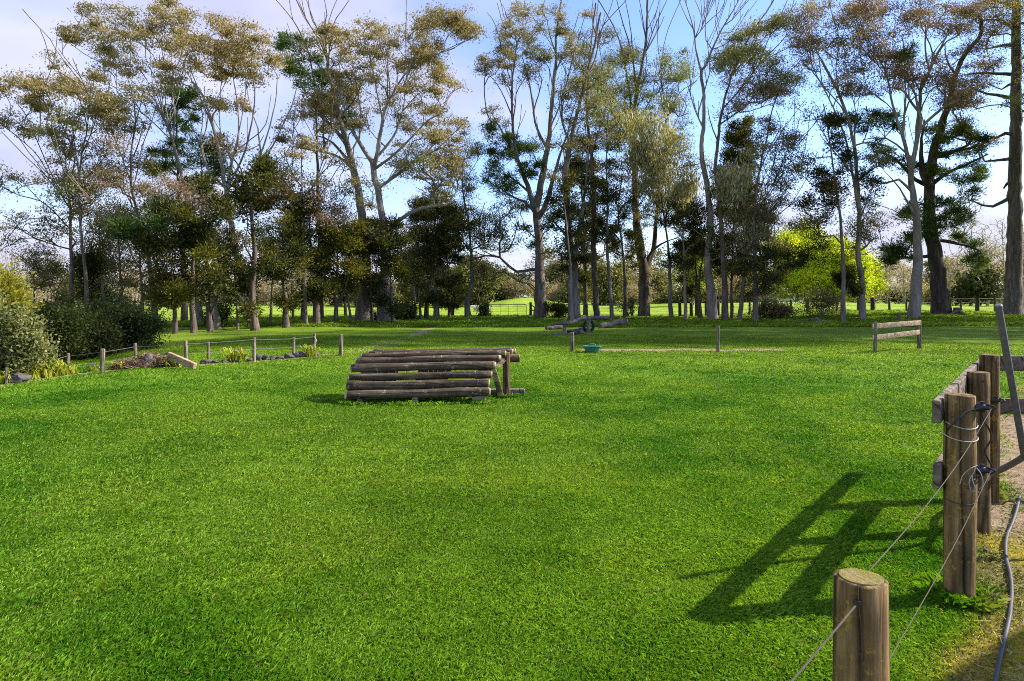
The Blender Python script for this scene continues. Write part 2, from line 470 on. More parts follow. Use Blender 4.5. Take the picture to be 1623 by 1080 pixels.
# straw and fallen bits on the yard side
n = 5200
al = rng.random(n) * 6.5 - 2.2; fs = .12 + rng.random(n) * 2.6
x = FA[0] + FD[0] * al + FN[0] * fs; y = FA[1] + FD[1] * al + FN[1] * fs
L = .03 + .11 * rng.random(n) ** 2; az = rng.random(n) * 2 * PI; z = gz(x, y) + .008 + .02 * rng.random(n)
dx, dy = np.cos(az) * L / 2, np.sin(az) * L / 2; sx, sy = -np.sin(az) * .0022, np.cos(az) * .0022
tl = (rng.random(n) - .4) * .25 * L
V = np.stack([np.stack([x - dx - sx, y - dy - sy, z], 1), np.stack([x + dx - sx, y + dy - sy, z + tl], 1), np.stack([x + dx + sx, y + dy + sy, z + tl], 1), np.stack([x - dx + sx, y - dy + sy, z], 1)], 1)
sc_ = np.array([.42, .33, .18]) * (.5 + .8 * rng.random((n, 1)))
st = mesh_np('straw', V.reshape(-1, 3), np.arange(n * 4).reshape(n, 4), M['leaf'], cols=np.repeat(sc_, 4, 0))
tag(st, 'dry straw and clippings strewn over the yard', 'straw', None, 'stuff')
# small broad-leaved weeds in the yard, and clover and plantain through the lawn
n = 1500
al = rng.random(n) * 5.5 - 2.4; fs = .1 + rng.random(n) * 2.2
x0_ = FA[0] + FD[0] * al + FN[0] * fs; y0_ = FA[1] + FD[1] * al + FN[1] * fs
n2_ = 4200
q_, w_, _r = blades(n2_, 2.8, 16, 0, 0, 1.2)
kp = (fence_side(q_, w_) < -.1)
x0_ = np.concatenate([x0_, q_[kp]]); y0_ = np.concatenate([y0_, w_[kp]]); n = len(x0_)
m = 9
x = np.repeat(x0_, m); y = np.repeat(y0_, m); N = n * m
keep = np.repeat(fbm(x0_, y0_, 1.4, 77) > .47, m)
az = rng.random(N) * 2 * PI; L = .010 + .014 * rng.random(N); el = .2 + .7 * rng.random(N)
z = gz(x, y) + .012
ca, sa = np.cos(az), np.sin(az)
p0 = np.stack([x, y, z], 1); d_ = np.stack([ca * np.cos(el), sa * np.cos(el), np.sin(el)], 1); s_ = np.stack([-sa, ca, 0 * ca], 1)
V = np.stack([p0, p0 + d_ * (L * .6)[:, None] + s_ * (L * .28)[:, None], p0 + d_ * L[:, None], p0 + d_ * (L * .6)[:, None] - s_ * (L * .28)[:, None]], 1)[keep]
wc = (np.array([.075, .165, .018]) * (.6 + .8 * rng.random((n, 1)))).repeat(m, 0)[keep]
wd = mesh_np('weeds', V.reshape(-1, 3), np.arange(len(V) * 4).reshape(-1, 4), M['leaf'], cols=np.repeat(wc, 4, 0))
tag(wd, 'small broad-leaved weeds and clover scattered through the grass', 'weeds', None, 'stuff')
# ------------------------------------------------------------------ trees
# species: leaf length, width, spread of a tuft, tufts per m2, leaves per tuft, droop, shape, palette
SP = {
 'gum':    dict(L=.165, W=.058, s=(.31, .31, .20), dens=2.6, n=104, mode='hang', top=.75, pal=[(0.288, 0.227, 0.108), (0.352, 0.288, 0.149), (0.183, 0.155, 0.072), (0.419, 0.332, 0.185), (0.226, 0.211, 0.101)], mat='leaf'),
 'gumgreen': dict(L=.155, W=.056, s=(.42, .42, .28), dens=2.1, n=104, mode='hang', top=.45, pal=[(0.202, 0.214, 0.076), (0.275, 0.259, 0.111), (0.135, 0.149, 0.052), (0.355, 0.316, 0.147), (0.245, 0.245, 0.086)], mat='leaf'),
 'dead':   dict(L=.24, W=.05, s=(.45, .45, .35), dens=2.0, n=60, mode='hang', top=.3, pal=[(0.300, 0.190, 0.130), (0.240, 0.160, 0.110), (0.360, 0.260, 0.190)], mat='leaf'),
 'weep':   dict(L=.36, W=.07, s=(.38, .38, .5), dens=2.5, n=78, mode='down', top=.3, pal=[(0.407, 0.382, 0.212), (0.320, 0.308, 0.153), (0.517, 0.469, 0.282), (0.259, 0.265, 0.118)], mat='leaf'),
 'pine':   dict(L=.30, W=.05, s=(.26, .26, .18), dens=3.4, n=95, mode='tuft', top=.45, pal=[(0.046, 0.090, 0.024), (0.072, 0.120, 0.028), (0.035, 0.066, 0.018), (0.105, 0.150, 0.035)], mat='leaf_dark'),
 'pinelight': dict(L=.30, W=.05, s=(.26, .26, .18), dens=3.4, n=95, mode='tuft', top=.45, pal=[(0.090, 0.130, 0.030), (0.120, 0.160, 0.035), (0.060, 0.090, 0.024), (0.150, 0.170, 0.040)], mat='leaf_dark'),
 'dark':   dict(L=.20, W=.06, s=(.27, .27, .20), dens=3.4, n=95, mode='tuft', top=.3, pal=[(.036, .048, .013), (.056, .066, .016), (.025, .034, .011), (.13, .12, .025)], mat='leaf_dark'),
 'olive':  dict(L=.20, W=.06, s=(.27, .27, .20), dens=3.2, n=95, mode='tuft', top=.5, pal=[(0.152, 0.145, 0.021), (0.103, 0.103, 0.021), (0.221, 0.193, 0.023), (0.068, 0.076, 0.018)], mat='leaf_dark'),
 'brown':  dict(L=.20, W=.06, s=(.28, .28, .2), dens=3.0, n=90, mode='tuft', top=.4, pal=[(.075, .060, .020), (.055, .055, .016), (.040, .042, .013), (.12, .085, .03)], mat='leaf_dark'),
 'sparse': dict(L=.15, W=.054, s=(.38, .38, .28), dens=1.8, n=74, mode='hang', top=.3, pal=[(0.127, 0.127, 0.046), (0.190, 0.164, 0.077), (0.089, 0.089, 0.035), (0.253, 0.209, 0.110)], mat='leaf'),
 'rust':   dict(L=.145, W=.052, s=(.40, .40, .28), dens=1.8, n=84, mode='hang', top=.3, pal=[(0.194, 0.136, 0.085), (0.242, 0.175, 0.110), (0.145, 0.110, 0.071), (0.340, 0.258, 0.168), (0.170, 0.162, 0.078)], mat='leaf'),
 'yellow': dict(L=.38, W=.15, s=(.6, .6, .6), dens=1.1, n=95, mode='hang', top=.3, pal=[(.56, .62, .02), (.46, .56, .02), (.64, .64, .05), (.34, .44, .02)], mat='leaf'),
 'bush':   dict(L=.085, W=.045, s=(.13, .13, .11), dens=26, n=80, mode='rand', top=.45, pal=[(0.190, 0.200, 0.065), (0.140, 0.160, 0.050), (0.260, 0.250, 0.110), (0.090, 0.105, 0.034)], mat='leaf'),
 'bushdark': dict(L=.11, W=.05, s=(.22, .22, .17), dens=9, n=90, mode='rand', top=.4, pal=[(0.029, 0.040, 0.013), (0.043, 0.054, 0.016), (0.020, 0.029, 0.010), (0.061, 0.068, 0.022)], mat='leaf_dark'),  # dark leaves, tones lowered further to stand for shade from the trees
 'bushyel': dict(L=.12, W=.05, s=(.2, .2, .17), dens=11, n=80, mode='tuft', top=.4, pal=[(.27, .26, .025), (.21, .22, .025), (.33, .30, .05)], mat='leaf'),
 'faroak': dict(L=.50, W=.24, s=(.7, .7, .55), dens=.9, n=70, mode='rand', top=.4, pal=[(0.204, 0.204, 0.066), (0.156, 0.162, 0.050), (0.264, 0.252, 0.096), (0.108, 0.120, 0.036)], mat='leaf'),
 'fardark': dict(L=.50, W=.22, s=(.6, .6, .45), dens=1.0, n=70, mode='rand', top=.4, pal=[(0.060, 0.070, 0.030), (0.085, 0.090, 0.035), (0.045, 0.055, 0.024)], mat='leaf_dark'),
 'bare':   dict(L=.35, W=.05, s=(.5, .5, .5), dens=1.1, n=12, mode='rand', top=.2, pal=[(0.396, 0.319, 0.231), (0.308, 0.242, 0.176), (0.462, 0.385, 0.286)], mat='leaf'),
 'farbeige': dict(L=.60, W=.10, s=(.8, .8, .8), dens=.7, n=44, mode='rand', top=.3, pal=[(0.432, 0.348, 0.240), (0.324, 0.258, 0.174), (0.504, 0.432, 0.312), (0.288, 0.258, 0.132)], mat='leaf'),
 'none':   dict(L=.2, W=.05, s=(.4, .4, .4), dens=1.3, n=0, mode='rand', top=.3, pal=[(0.300, 0.300, 0.300)], mat='leaf'),
}

LEAFK = {'hang': 1.9, 'tuft': 1.5, 'down': 1.8, 'rand': 1.3}
TUFTK = 1.12

class Skel:
    def __init__(s, cap=9000):
        s.p = np.zeros((cap, 3)); s.par = np.full(cap, -1); s.r0 = np.zeros(cap); s.n = 0
        s.trunk = np.zeros(cap, bool); s.tips = []
    def add(s, p, par, r=0, trunk=False):
        i = s.n
        if i >= len(s.p):
            s.p = np.vstack([s.p, np.zeros_like(s.p)]); s.par = np.concatenate([s.par, np.full(i, -1)])
            s.r0 = np.concatenate([s.r0, np.zeros(i)]); s.trunk = np.concatenate([s.trunk, np.zeros(i, bool)])
        s.p[i] = p; s.par[i] = par; s.r0[i] = r; s.trunk[i] = trunk; s.n += 1
        return i
    def line(s, pts, par, r_a, r_b, trunk=True, step=.55):
        """a hand-placed trunk or limb"""
        pts = [np.asarray(p, float) for p in pts]
        cm = catmull(pts, 10) if len(pts) > 2 else seg(pts[0], pts[1], 12)
        cm = np.array(cm)
        ln = np.concatenate([[0], np.cumsum(np.linalg.norm(np.diff(cm, axis=0), axis=1))])
        m = max(3, int(ln[-1] / step))
        tt = np.linspace(0, ln[-1], m)
        q = np.stack([np.interp(tt, ln, cm[:, k]) for k in range(3)], 1)
        last = par
        for k in range(0 if par < 0 else 1, m):
            t = k / (m - 1)
            jit = (rng.random(3) - .5) * min(.10, r_a * .35) * (0 if k == 0 else 1)
            last = s.add(q[k] + jit, last, r_b + (r_a - r_b) * (1 - t) ** (1.5 if trunk else 1.1), trunk)
        return last
    def nearest(s, p):
        return int(np.argmin(((s.p[:s.n] - p) ** 2).sum(1)))
    def attach(s, t, step, up=.6, minr=.8):
        """grow from the best node to target t along a bent path"""
        P = s.p[:s.n]
        d = t - P
        dist = np.linalg.norm(d, axis=1) + 1e-6
        hor = np.hypot(d[:, 0], d[:, 1])
        over = np.maximum(0, P[:, 2] - (t[2] - up * hor))
        cost = dist + 1.6 * over
        i = int(np.argmin(cost)); D = dist[i]
        if D < .12: return i
        a = P[i].copy(); par = s.par[i]
        dr = (a - s.p[par]) if par >= 0 else np.array([0, 0, 1.0])
        dr = dr / (np.linalg.norm(dr) + 1e-6)
        c = a + D * (.28 * dr + .12 * np.array([0, 0, 1.0])) + (t - a) * .22 + (rng.random(3) - .5) * D * .16
        m = max(2, int(D / step))
        last = i
        for k in range(1, m + 1):
            u = k / m
            q = a * (1 - u) ** 2 + c * 2 * u * (1 - u) + t * u * u
            if k < m: q = q + (rng.random(3) - .5) * step * .13
            last = s.add(q, last)
        return last

def rand_unit(n):
    v = rng.normal(size=(n, 3)); return v / np.linalg.norm(v, axis=1, keepdims=True)

def leaves_for(tips, sp, tint, scale=1.0):
    """diamond leaf faces round every tuft centre"""
    T = len(tips); n = int(sp['n'] * LEAFK.get(sp['mode'], 1))
    if T == 0 or n == 0: return np.zeros((0, 3)), np.zeros((0, 4), int), np.zeros((0, 3))
    N = T * n
    cen = np.repeat(tips, n, 0)
    g = rng.normal(size=(N, 3)) * np.array(sp['s']) * scale * np.repeat(.6 + .75 * rng.random((T, 1)), n, 0)
    if sp['mode'] == 'hang':      # umbrella tufts: domed above, thin under
        g[:, 2] = np.abs(g[:, 2]) * 1.1 - .16 * (g[:, 0] ** 2 + g[:, 1] ** 2) / (sp['s'][0] ** 2) * sp['s'][2]
    if sp['mode'] == 'down': g[:, 2] -= .25
    c = cen + g
    if sp['mode'] == 'tuft':
        a = g / (np.linalg.norm(g, axis=1, keepdims=True) + 1e-6) + rand_unit(N) * .55 + np.array([0, 0, .35])
    elif sp['mode'] == 'down':
        a = rand_unit(N) * .45 + np.array([0, 0, -1.0])
    elif sp['mode'] == 'hang':
        a = rand_unit(N) + np.array([0, 0, -.45])
    else:
        a = rand_unit(N)
    a /= np.linalg.norm(a, axis=1, keepdims=True)
    b = np.cross(a, rand_unit(N)); b /= (np.linalg.norm(b, axis=1, keepdims=True) + 1e-6)
    L = sp['L'] * (0.6 + .8 * rng.random((N, 1))) * scale; W = sp['W'] * (.65 + .7 * rng.random((N, 1))) * scale
    V = np.empty((N, 4, 3))
    V[:, 0] = c - a * L * .5; V[:, 1] = c + b * W * .5 + a * L * .08; V[:, 2] = c + a * L * .5; V[:, 3] = c - b * W * .5 + a * L * .08
    pal = np.array(sp['pal'])
    tuft = rng.integers(0, len(pal), T)
    ci = np.where(rng.random(N) < .55, np.repeat(tuft, n), rng.integers(0, len(pal), N))
    col = pal[ci] * (.8 + .4 * rng.random((N, 1))) * np.repeat(.82 + .36 * rng.random((T, 1)), n, 0) * np.array(tint)
    kp = rng.random(N) < np.repeat(.35 + .75 * rng.random(T), n)
    V, col = V[kp], col[kp]; N = len(V)
    return V.reshape(-1, 3), np.arange(N * 4).reshape(N, 4), np.repeat(col, 4, 0)

def tubes_for(sk, R, rtip, sides):
    """tapered branch tubes; returns trunk (V,Q) and branches (V,Q)"""
    n = sk.n; par = sk.par[:n]; P = sk.p[:n]
    kids = [[] for _ in range(n)]
    for i in range(n):
        if par[i] >= 0: kids[par[i]].append(i)
    N = np.zeros(n)
    for i in range(n - 1, -1, -1):
        if not kids[i]: N[i] = 1
        if par[i] >= 0: N[par[i]] += N[i]
    ex = math.log(max(R, rtip * 1.5) / rtip) / math.log(max(N[0], 3))
    r = np.minimum(rtip * N ** min(ex, .46), R * .30)
    for i in range(n):
        if sk.r0[i] > 0: r[i] = sk.r0[i]
        if par[i] >= 0: r[i] = min(r[i], r[par[i]] * (1.0 if sk.r0[i] > 0 else .93))
        r[i] = max(r[i], rtip)
    main = [max(k, key=lambda j: r[j] + (.0 if not sk.trunk[j] else 10)) if k else -1 for k in kids]
    starts = [0] + [j for i in range(n) for j in kids[i] if j != main[i]]
    out = {True: [[], [], 0], False: [[], [], 0]}
    for st in starts:
        ch = [] if par[st] < 0 else [par[st]]
        i = st; tr = bool(sk.trunk[st])
        while i >= 0 and bool(sk.trunk[i]) == tr:
            ch.append(i); i = main[i]
        if i >= 0:      # the chain goes on as a branch
            sub = [ch[-1]]
            while i >= 0: sub.append(i); i = main[i]
            todo = [(ch, tr), (sub, False)]
        else: todo = [(ch, tr)]
        for ch, trk in todo:
            if len(ch) < 2: continue
            p = P[ch]; rr = r[ch].copy()
            if par[ch[1]] == ch[0] and not (par[ch[0]] < 0) or len(ch) > 1 and ch[0] != 0:
                rr[0] = min(rr[0], rr[1] * 1.25)
            k = sides if rr.max() > .12 else (6 if rr.max() > .05 else 4)
            if rr.max() < .03: k = 3
            t = np.gradient(p, axis=0); t /= (np.linalg.norm(t, axis=1, keepdims=True) + 1e-9)
            mt = t.mean(0); ref = np.eye(3)[int(np.argmin(np.abs(mt)))]
            a = np.cross(t, ref); a /= (np.linalg.norm(a, axis=1, keepdims=True) + 1e-9)
            b = np.cross(t, a)
            an = 2 * PI * np.arange(k) / k
            w = np.ones((len(ch), k))
            if rr.max() > .1:
                w += .07 * np.sin(2 * an + 1.3)[None] * np.sin(np.arange(len(ch)) * .35 + 1)[:, None] + (rng.random((len(ch), k)) - .5) * .10
            V = p[:, None] + (a[:, None] * np.cos(an)[None, :, None] + b[:, None] * np.sin(an)[None, :, None]) * (rr[:, None] * w)[..., None]
            m = len(ch)
            I = np.arange(m - 1)[:, None] * k; J = np.arange(k)[None]; J2 = (J + 1) % k
            Q = np.stack([I + J, I + J2, I + k + J2, I + k + J], -1).reshape(-1, 4)
            o = out[trk]
            o[0].append(V.reshape(-1, 3)); o[1].append(Q + o[2]); o[2] += m * k
    res = []
    for q in (True, False):
        o = out[q]
        res.append((np.concatenate(o[0]), np.concatenate(o[1])) if o[0] else (np.zeros((0, 3)), np.zeros((0, 4), int)))
    return res

def grow(d, trunks, limbs, clumps, w, sp0, up=.6, depth=2.2, rtip=.024, tint=(1, 1, 1), dens=1.0, taper=.2, flare=.14, forks=0, ragged=True, base_z=None, scale=1.0, sides=10):
    """returns trunk, branches, leaf arrays of one tree. Lists are in photograph pixels at d metres."""
    R = w / F * d * .40
    sk = Skel()
    end_trunk = []
    for ti, tp in enumerate(trunks):
        pts = []
        drift = (rng.random() - .5) * .12
        for k, q in enumerate(tp):
            dd = d + (q[2] if len(q) > 2 else 0)
            if k == 0 and ti == 0:
                b = on_ground(q[0], dd)
                if base_z is not None: b[2] = base_z
                b[2] -= .08; pts.append(b)
            else:
                P = px(q[0], q[1], dd)
                if len(q) < 3: P = px(q[0], q[1], d + drift * max(0, P[2]))
                pts.append(P)
        ra = R if ti == 0 else R * .48
        if ti == 0:
            sk.line(pts, -1, ra, ra * taper)
            h = sk.p[:sk.n, 2] - sk.p[0, 2]
            sk.r0[:sk.n] *= 1 + flare * np.exp(-h / (.55 + R))
        else:
            i = sk.nearest(pts[0]); ra = min(ra, sk.r0[i] * .85)
            sk.line(pts, i, ra, max(ra * taper, rtip))
    nl = sk.n
    for lp in limbs:
        dr = (rng.random() - .5) * depth * .9
        q0 = np.array(px(lp[0][0], lp[0][1], d)); i = sk.nearest(q0)
        d0 = sk.p[i, 1]
        pts = [sk.p[i]] + [px(x, y, d0 + dr * (k + 1) / len(lp)) for k, (x, y) in enumerate(lp[1:])]
        ra = max(rtip * 1.5, min(sk.r0[i] * .55 if sk.r0[i] > 0 else R * .2, R * .26))
        sk.line(pts, i, ra, max(ra * .35, rtip), trunk=False)
    for _ in range(forks):      # bare side forks rising off the upper limbs
        top = sk.p[:sk.n, 2].max()
        cand = np.nonzero((sk.p[:sk.n, 2] > sk.p[0, 2] + (top - sk.p[0, 2]) * .42) & (sk.par[:sk.n] >= 0))[0]
        i = int(rng.choice(cand)); dr = sk.p[i] - sk.p[sk.par[i]]; dr = dr / (np.linalg.norm(dr) + 1e-6)
        v = dr + rand_unit(1)[0] * np.array([.62, .62, .25]) + np.array([0, 0, .25]); v = v / np.linalg.norm(v)
        ln = 1.2 + 2.6 * rng.random(); p = sk.p[i].copy(); last = i
        for k in range(int(ln / .4)):
            v = v + (rng.random(3) - .5) * .16 + np.array([0, 0, .05]); v = v / np.linalg.norm(v)
            p = p + v * .4; last = sk.add(p.copy(), last)
    allL = {}
    base = sk.p[0].copy()
    cl = []
    extra = []
    for c in clumps:            # ragged outliers round every listed mass
        sp = SP[c[4]] if len(c) > 4 else SP[sp0]
        if not ragged: break
        hang = sp['mode'] == 'hang'
        for _ in range(2 if hang else 3):
            if rng.random() < (.18 if sp is SP['gum'] else .5 if hang else .28):
                a = rng.random() * 6.28; k = .28 + .34 * rng.random()
                extra.append((c[0] + math.cos(a) * c[2] * 1.15, c[1] + math.sin(a) * c[3] * (1.5 if hang else 1.25) + (c[3] * .5 if hang else 0), c[2] * k * 1.2, c[3] * k * (1.3 if hang else .8)) + tuple(c[4:]))
    for c in list(clumps) + extra:
        x, y, rx, ry = c[:4]
        sp = SP[c[4]] if len(c) > 4 else SP[sp0]
        if sp['mode'] == 'tuft': rx, ry = rx * .95, ry * .88
        if sp['mode'] == 'hang': rx, ry = rx * (1.0 if sp is SP['gum'] else 1.16), ry * 1.26
        dd = d + (rng.random() - .5) * 2 * depth
        cl.append((px(x, y, dd), rx / F * d, ry / F * d, sp))
    cl.sort(key=lambda q: np.linalg.norm(q[0] - base))
    for cen, rx, ry, sp in cl:
        area = PI * rx * ry
        n = int(np.clip(area * sp['dens'] * dens * TUFTK * (.8 if sp['mode'] == 'tuft' else 1) / scale ** 1.5, 5, 90))
        n = max(4, int(n * (.6 + .7 * rng.random())))
        u = rand_unit(n) * (rng.random((n, 1)) ** .42)
        lowcut = -sp['top'] * .6 - .15 * (1 - sp['top'])
        u[:, 2] = np.where(u[:, 2] < lowcut + rng.random(n) * .4 - .2, np.abs(u[:, 2]) * .8, u[:, 2]) if sp['top'] > .6 else u[:, 2]
        t = cen + u * np.array([rx, min(rx, 2.4) * .9, ry]) + rng.normal(size=(n, 3)) * (.20 if sp['mode'] == 'hang' else .10) * scale
        j = sk.attach(cen - np.array([0, 0, ry * .35]), .6 * scale, up)
        order = np.argsort(np.linalg.norm(t - sk.p[j], axis=1))
        for k in order: sk.attach(t[k], .45 * scale, up * .7)
        allL.setdefault(id(sp), [sp, []])[1].append(t)
    tr, br = tubes_for(sk, R, rtip, sides)
    parts = []
    LV, LQ, LC, off = [], [], [], 0
    for sp, ts in allL.values():
        V, Q, c = leaves_for(np.concatenate(ts), sp, tint, scale)
        LV.append(V); LQ.append(Q + off); LC.append(c); off += len(V)
    if LV: LV, LQ, LC = np.concatenate(LV), np.concatenate(LQ), np.concatenate(LC)
    else: LV, LQ, LC = np.zeros((0, 3)), np.zeros((0, 4), int), np.zeros((0, 3))
    return base, tr, br, (LV, LQ, LC)

def tree(name, label, cat, group, d, trunks, limbs, clumps, w, sp, bark='gum', crown='crown', **kw):
    b, tr, br, lf = grow(d, trunks, limbs, clumps, w, sp, **kw)
    e = tag(empty(name, b), label, cat, group)
    mesh_np('trunk', np.concatenate([tr[0], br[0]]), np.concatenate([tr[1], br[1] + len(tr[0])]), M[bark], e, smooth=True, origin=b)
    if len(lf[0]): mesh_np(crown, lf[0], lf[1], M[SP[sp]['mat']], e, cols=lf[2], origin=b)
    return e
GUM, EVG, BARE = 'eucalyptus trees in the shelter belt', 'dark evergreens in the shelter belt', 'slender trunks in the shelter belt'
def gum(label, *a, **k):
    k.setdefault('forks', 14)
    return tree('eucalyptus_tree', label, 'tree', GUM, *a, **k)
def evg(label, d, trunks, limbs, clumps, w, sp, bark='brown', **k):
    b = trunks[0][0]
    boughs = k.pop('boughs', .30 if d < 40 else .52)
    if sp in ('dark', 'olive'):      # irregular boughs all the way down the stem
        top = min(q[1] for q in clumps); k.setdefault('dens', .8)
        keep = .62 if d < 45 else .8
        clumps = [(q[0], q[1], q[2] * .9, q[3] * .88) + tuple(q[4:]) for q in clumps if rng.random() < keep]
        sc = 42.0 / d; y = top + 4; low = b[1] - (26 + 26 * rng.random()) * sc
        pts = sorted([(q[1], q[0]) for q in trunks[0]])
        while y < low:
            xc = float(np.interp(y, [q[0] for q in pts], [q[1] for q in pts]))
            f = (y - top) / max(1, low - top); rad = (7 + 17 * math.sin(PI * min(1, f * .75 + .12))) * sc
            for s_ in (-1, 1):
                if rng.random() < boughs:
                    q = rad * (.35 + .9 * rng.random())
                    clumps.append((xc + s_ * q, y + rng.normal() * 4 + q * .12, (6 + 7 * rng.random()) * sc, (3.2 + 2.6 * rng.random()) * sc, 'olive' if (sp == 'olive' or rng.random() < .16) else 'dark'))
            y += (8 + 7 * rng.random()) * sc
        w = w * .85
    return tree('evergreen_tree', label, 'tree', EVG, d, trunks, limbs, clumps, w, sp, bark, **k)
def pole(label, *a, **k): return tree('slender_tree', label, 'tree', BARE, *a, **k)

# ---- the gums over the shrubs at the low end of the row
gum('reddish-trunked eucalyptus above the dark shrubs, with flat leaf tiers reaching out over open sky', 41,
    [[(113, 505), (113, 420), (112, 345), (109, 300), (118, 262), (112, 225)]],
    [[(110, 335), (85, 290), (58, 245), (25, 215), (5, 200)], [(110, 318), (75, 262), (45, 190), (28, 165)], [(112, 360), (70, 322), (30, 310), (0, 295)],
     [(113, 400), (75, 385), (40, 370), (20, 350)], [(112, 305), (95, 250), (75, 200), (80, 160)]],
    [(20, 205, 26, 12), (42, 213, 24, 13), (8, 196, 14, 9), (30, 138, 34, 9), (70, 143, 26, 11), (8, 145, 16, 8), (48, 172, 22, 9), (75, 178, 18, 10), (35, 292, 27, 9), (3, 288, 10, 12, 'sparse'),
     (28, 352, 26, 13, 'sparse'), (52, 372, 26, 12, 'sparse'), (60, 345, 24, 12, 'sparse'), (95, 350, 22, 18, 'sparse'), (15, 385, 16, 12, 'sparse'),
     (92, 250, 22, 14), (108, 222, 24, 14, 'rust'), (100, 290, 16, 12, 'rust'), (120, 380, 24, 14, 'sparse'), (130, 330, 20, 14, 'sparse'), (55, 145, 25, 8)], 11, 'gum', 'brown', depth=2.0, tint=(1.05, 1, .95))
gum('thin dark-stemmed eucalyptus with a lone leaf puff on its highest twig', 39,
    [[(139, 520), (136, 440), (130, 385), (126, 320), (128, 255), (138, 200), (124, 150)]],
    [[(128, 245), (150, 195), (148, 150), (120, 130), (95, 115)], [(128, 300), (165, 250), (178, 215)], [(130, 330), (100, 300), (88, 270)]],
    [(88, 101, 13, 8), (104, 124, 17, 8), (112, 142, 20, 9), (140, 150, 26, 12), (165, 168, 22, 10), (145, 182, 24, 11), (120, 190, 22, 12, 'gumgreen'), (170, 200, 24, 12), (100, 200, 22, 9),
     (180, 225, 28, 16, 'rust'), (155, 240, 32, 18, 'rust'), (135, 262, 28, 18, 'rust'), (190, 250, 26, 16, 'rust'), (165, 285, 28, 18, 'rust'), (145, 310, 22, 16, 'rust'), (118, 288, 20, 14, 'gumgreen'), (175, 175, 20, 10),
     (140, 345, 20, 14, 'sparse'), (160, 380, 22, 14, 'sparse'), (120, 232, 26, 12)], 9, 'gum', 'brown', depth=1.8)
gum('warm brown single-stemmed eucalyptus rising straight behind the fallen timber box', 40,
    [[(248, 520), (240, 440), (229, 372), (220, 345), (209, 302), (207, 268), (209, 235), (214, 193), (212, 160)]],
    [[(209, 300), (218, 270), (226, 230), (240, 195), (248, 165)], [(208, 285), (190, 240), (172, 190), (168, 165)], [(220, 345), (205, 318), (196, 300)], [(212, 200), (222, 170), (228, 140)]],
    [(190, 165, 26, 12), (170, 162, 22, 10), (212, 148, 22, 12), (232, 172, 20, 9), (195, 190, 26, 14), (218, 205, 18, 10, 'sparse'), (185, 215, 20, 12, 'rust'), (240, 150, 16, 9), (215, 330, 26, 14, 'sparse'), (195, 300, 24, 16, 'rust'), (185, 345, 22, 16, 'sparse'), (215, 260, 14, 10, 'sparse'), (240, 360, 18, 12, 'sparse')], 12, 'gum', 'brown', depth=1.8)
gum('tall pale eucalyptus leaning out under a broad flat bronze crown', 44,
    [[(316, 525), (312, 430), (302, 350), (286, 268), (270, 215), (258, 182), (232, 138)]],
    [[(261, 188), (238, 160), (215, 135), (190, 105), (160, 78), (120, 60)], [(262, 195), (248, 150), (228, 120), (210, 85), (195, 55)], [(268, 215), (262, 160), (262, 110), (255, 70), (262, 40)],
     [(270, 218), (238, 190), (210, 168), (185, 145)], [(258, 182), (248, 130), (232, 95), (230, 60)], [(290, 280), (275, 235), (277, 185), (272, 130), (285, 95)], [(262, 190), (275, 150), (290, 120)]],
    [(118, 55, 20, 13), (112, 66, 14, 8), (142, 40, 24, 14), (165, 45, 22, 12), (185, 30, 26, 14), (205, 36, 18, 12), (210, 60, 20, 10), (235, 40, 24, 13), (258, 22, 24, 13), (272, 40, 18, 12), (290, 30, 11, 9), (250, 60, 28, 14),
     (228, 70, 20, 9), (175, 65, 26, 9), (165, 80, 18, 7), (280, 65, 20, 12), (195, 100, 30, 9), (172, 108, 22, 9), (160, 128, 24, 8), (205, 118, 16, 7), (182, 85, 20, 8), (152, 55, 20, 10), (270, 85, 18, 12)], 15, 'gum', 'gum_pale', depth=2.6, tint=(1.0, .98, .9))
gum('many-forked pale eucalyptus with a domed bronze crown beside the leaning one', 42,
    [[(402, 530), (372, 390), (362, 325), (358, 300), (350, 248), (340, 210), (333, 180), (318, 145), (305, 128)], [(360, 305), (366, 262), (378, 215), (377, 170), (370, 128), (368, 100)]],
    [[(358, 300), (385, 250), (395, 212), (402, 180), (404, 140), (398, 110)], [(362, 310), (395, 285), (425, 245), (445, 205), (462, 170), (470, 140)], [(342, 215), (322, 165), (300, 120), (285, 105)], [(366, 265), (350, 210), (348, 165), (352, 120)],
     [(360, 305), (330, 270), (318, 225), (322, 190), (318, 168)], [(365, 300), (400, 270), (420, 225), (436, 165), (440, 120)], [(370, 245), (392, 225), (420, 200), (430, 150)], [(395, 290), (430, 265), (455, 240), (470, 215)], [(378, 210), (388, 160), (390, 120), (388, 90)], [(385, 250), (405, 235), (418, 215)]],
    [(312, 62, 20, 14), (335, 52, 22, 12), (360, 50, 24, 12), (385, 55, 22, 12), (408, 65, 20, 14), (330, 75, 26, 14), (355, 72, 24, 14), (382, 78, 26, 14), (410, 88, 22, 14), (340, 95, 22, 12), (370, 98, 26, 10), (300, 78, 16, 12), (425, 105, 16, 11),
     (270, 112, 20, 14), (290, 108, 20, 12), (288, 128, 16, 10), (262, 128, 14, 12), (395, 108, 18, 10), (310, 104, 14, 10), (375, 118, 18, 8), (390, 132, 16, 9, 'sparse'), (352, 125, 14, 8), (382, 172, 10, 6), (345, 170, 8, 6, 'sparse'), (362, 240, 16, 14, 'rust'), (440, 95, 18, 14)], 20, 'gum', 'gum_pale', depth=2.6, tint=(1.06, 1.0, .9))
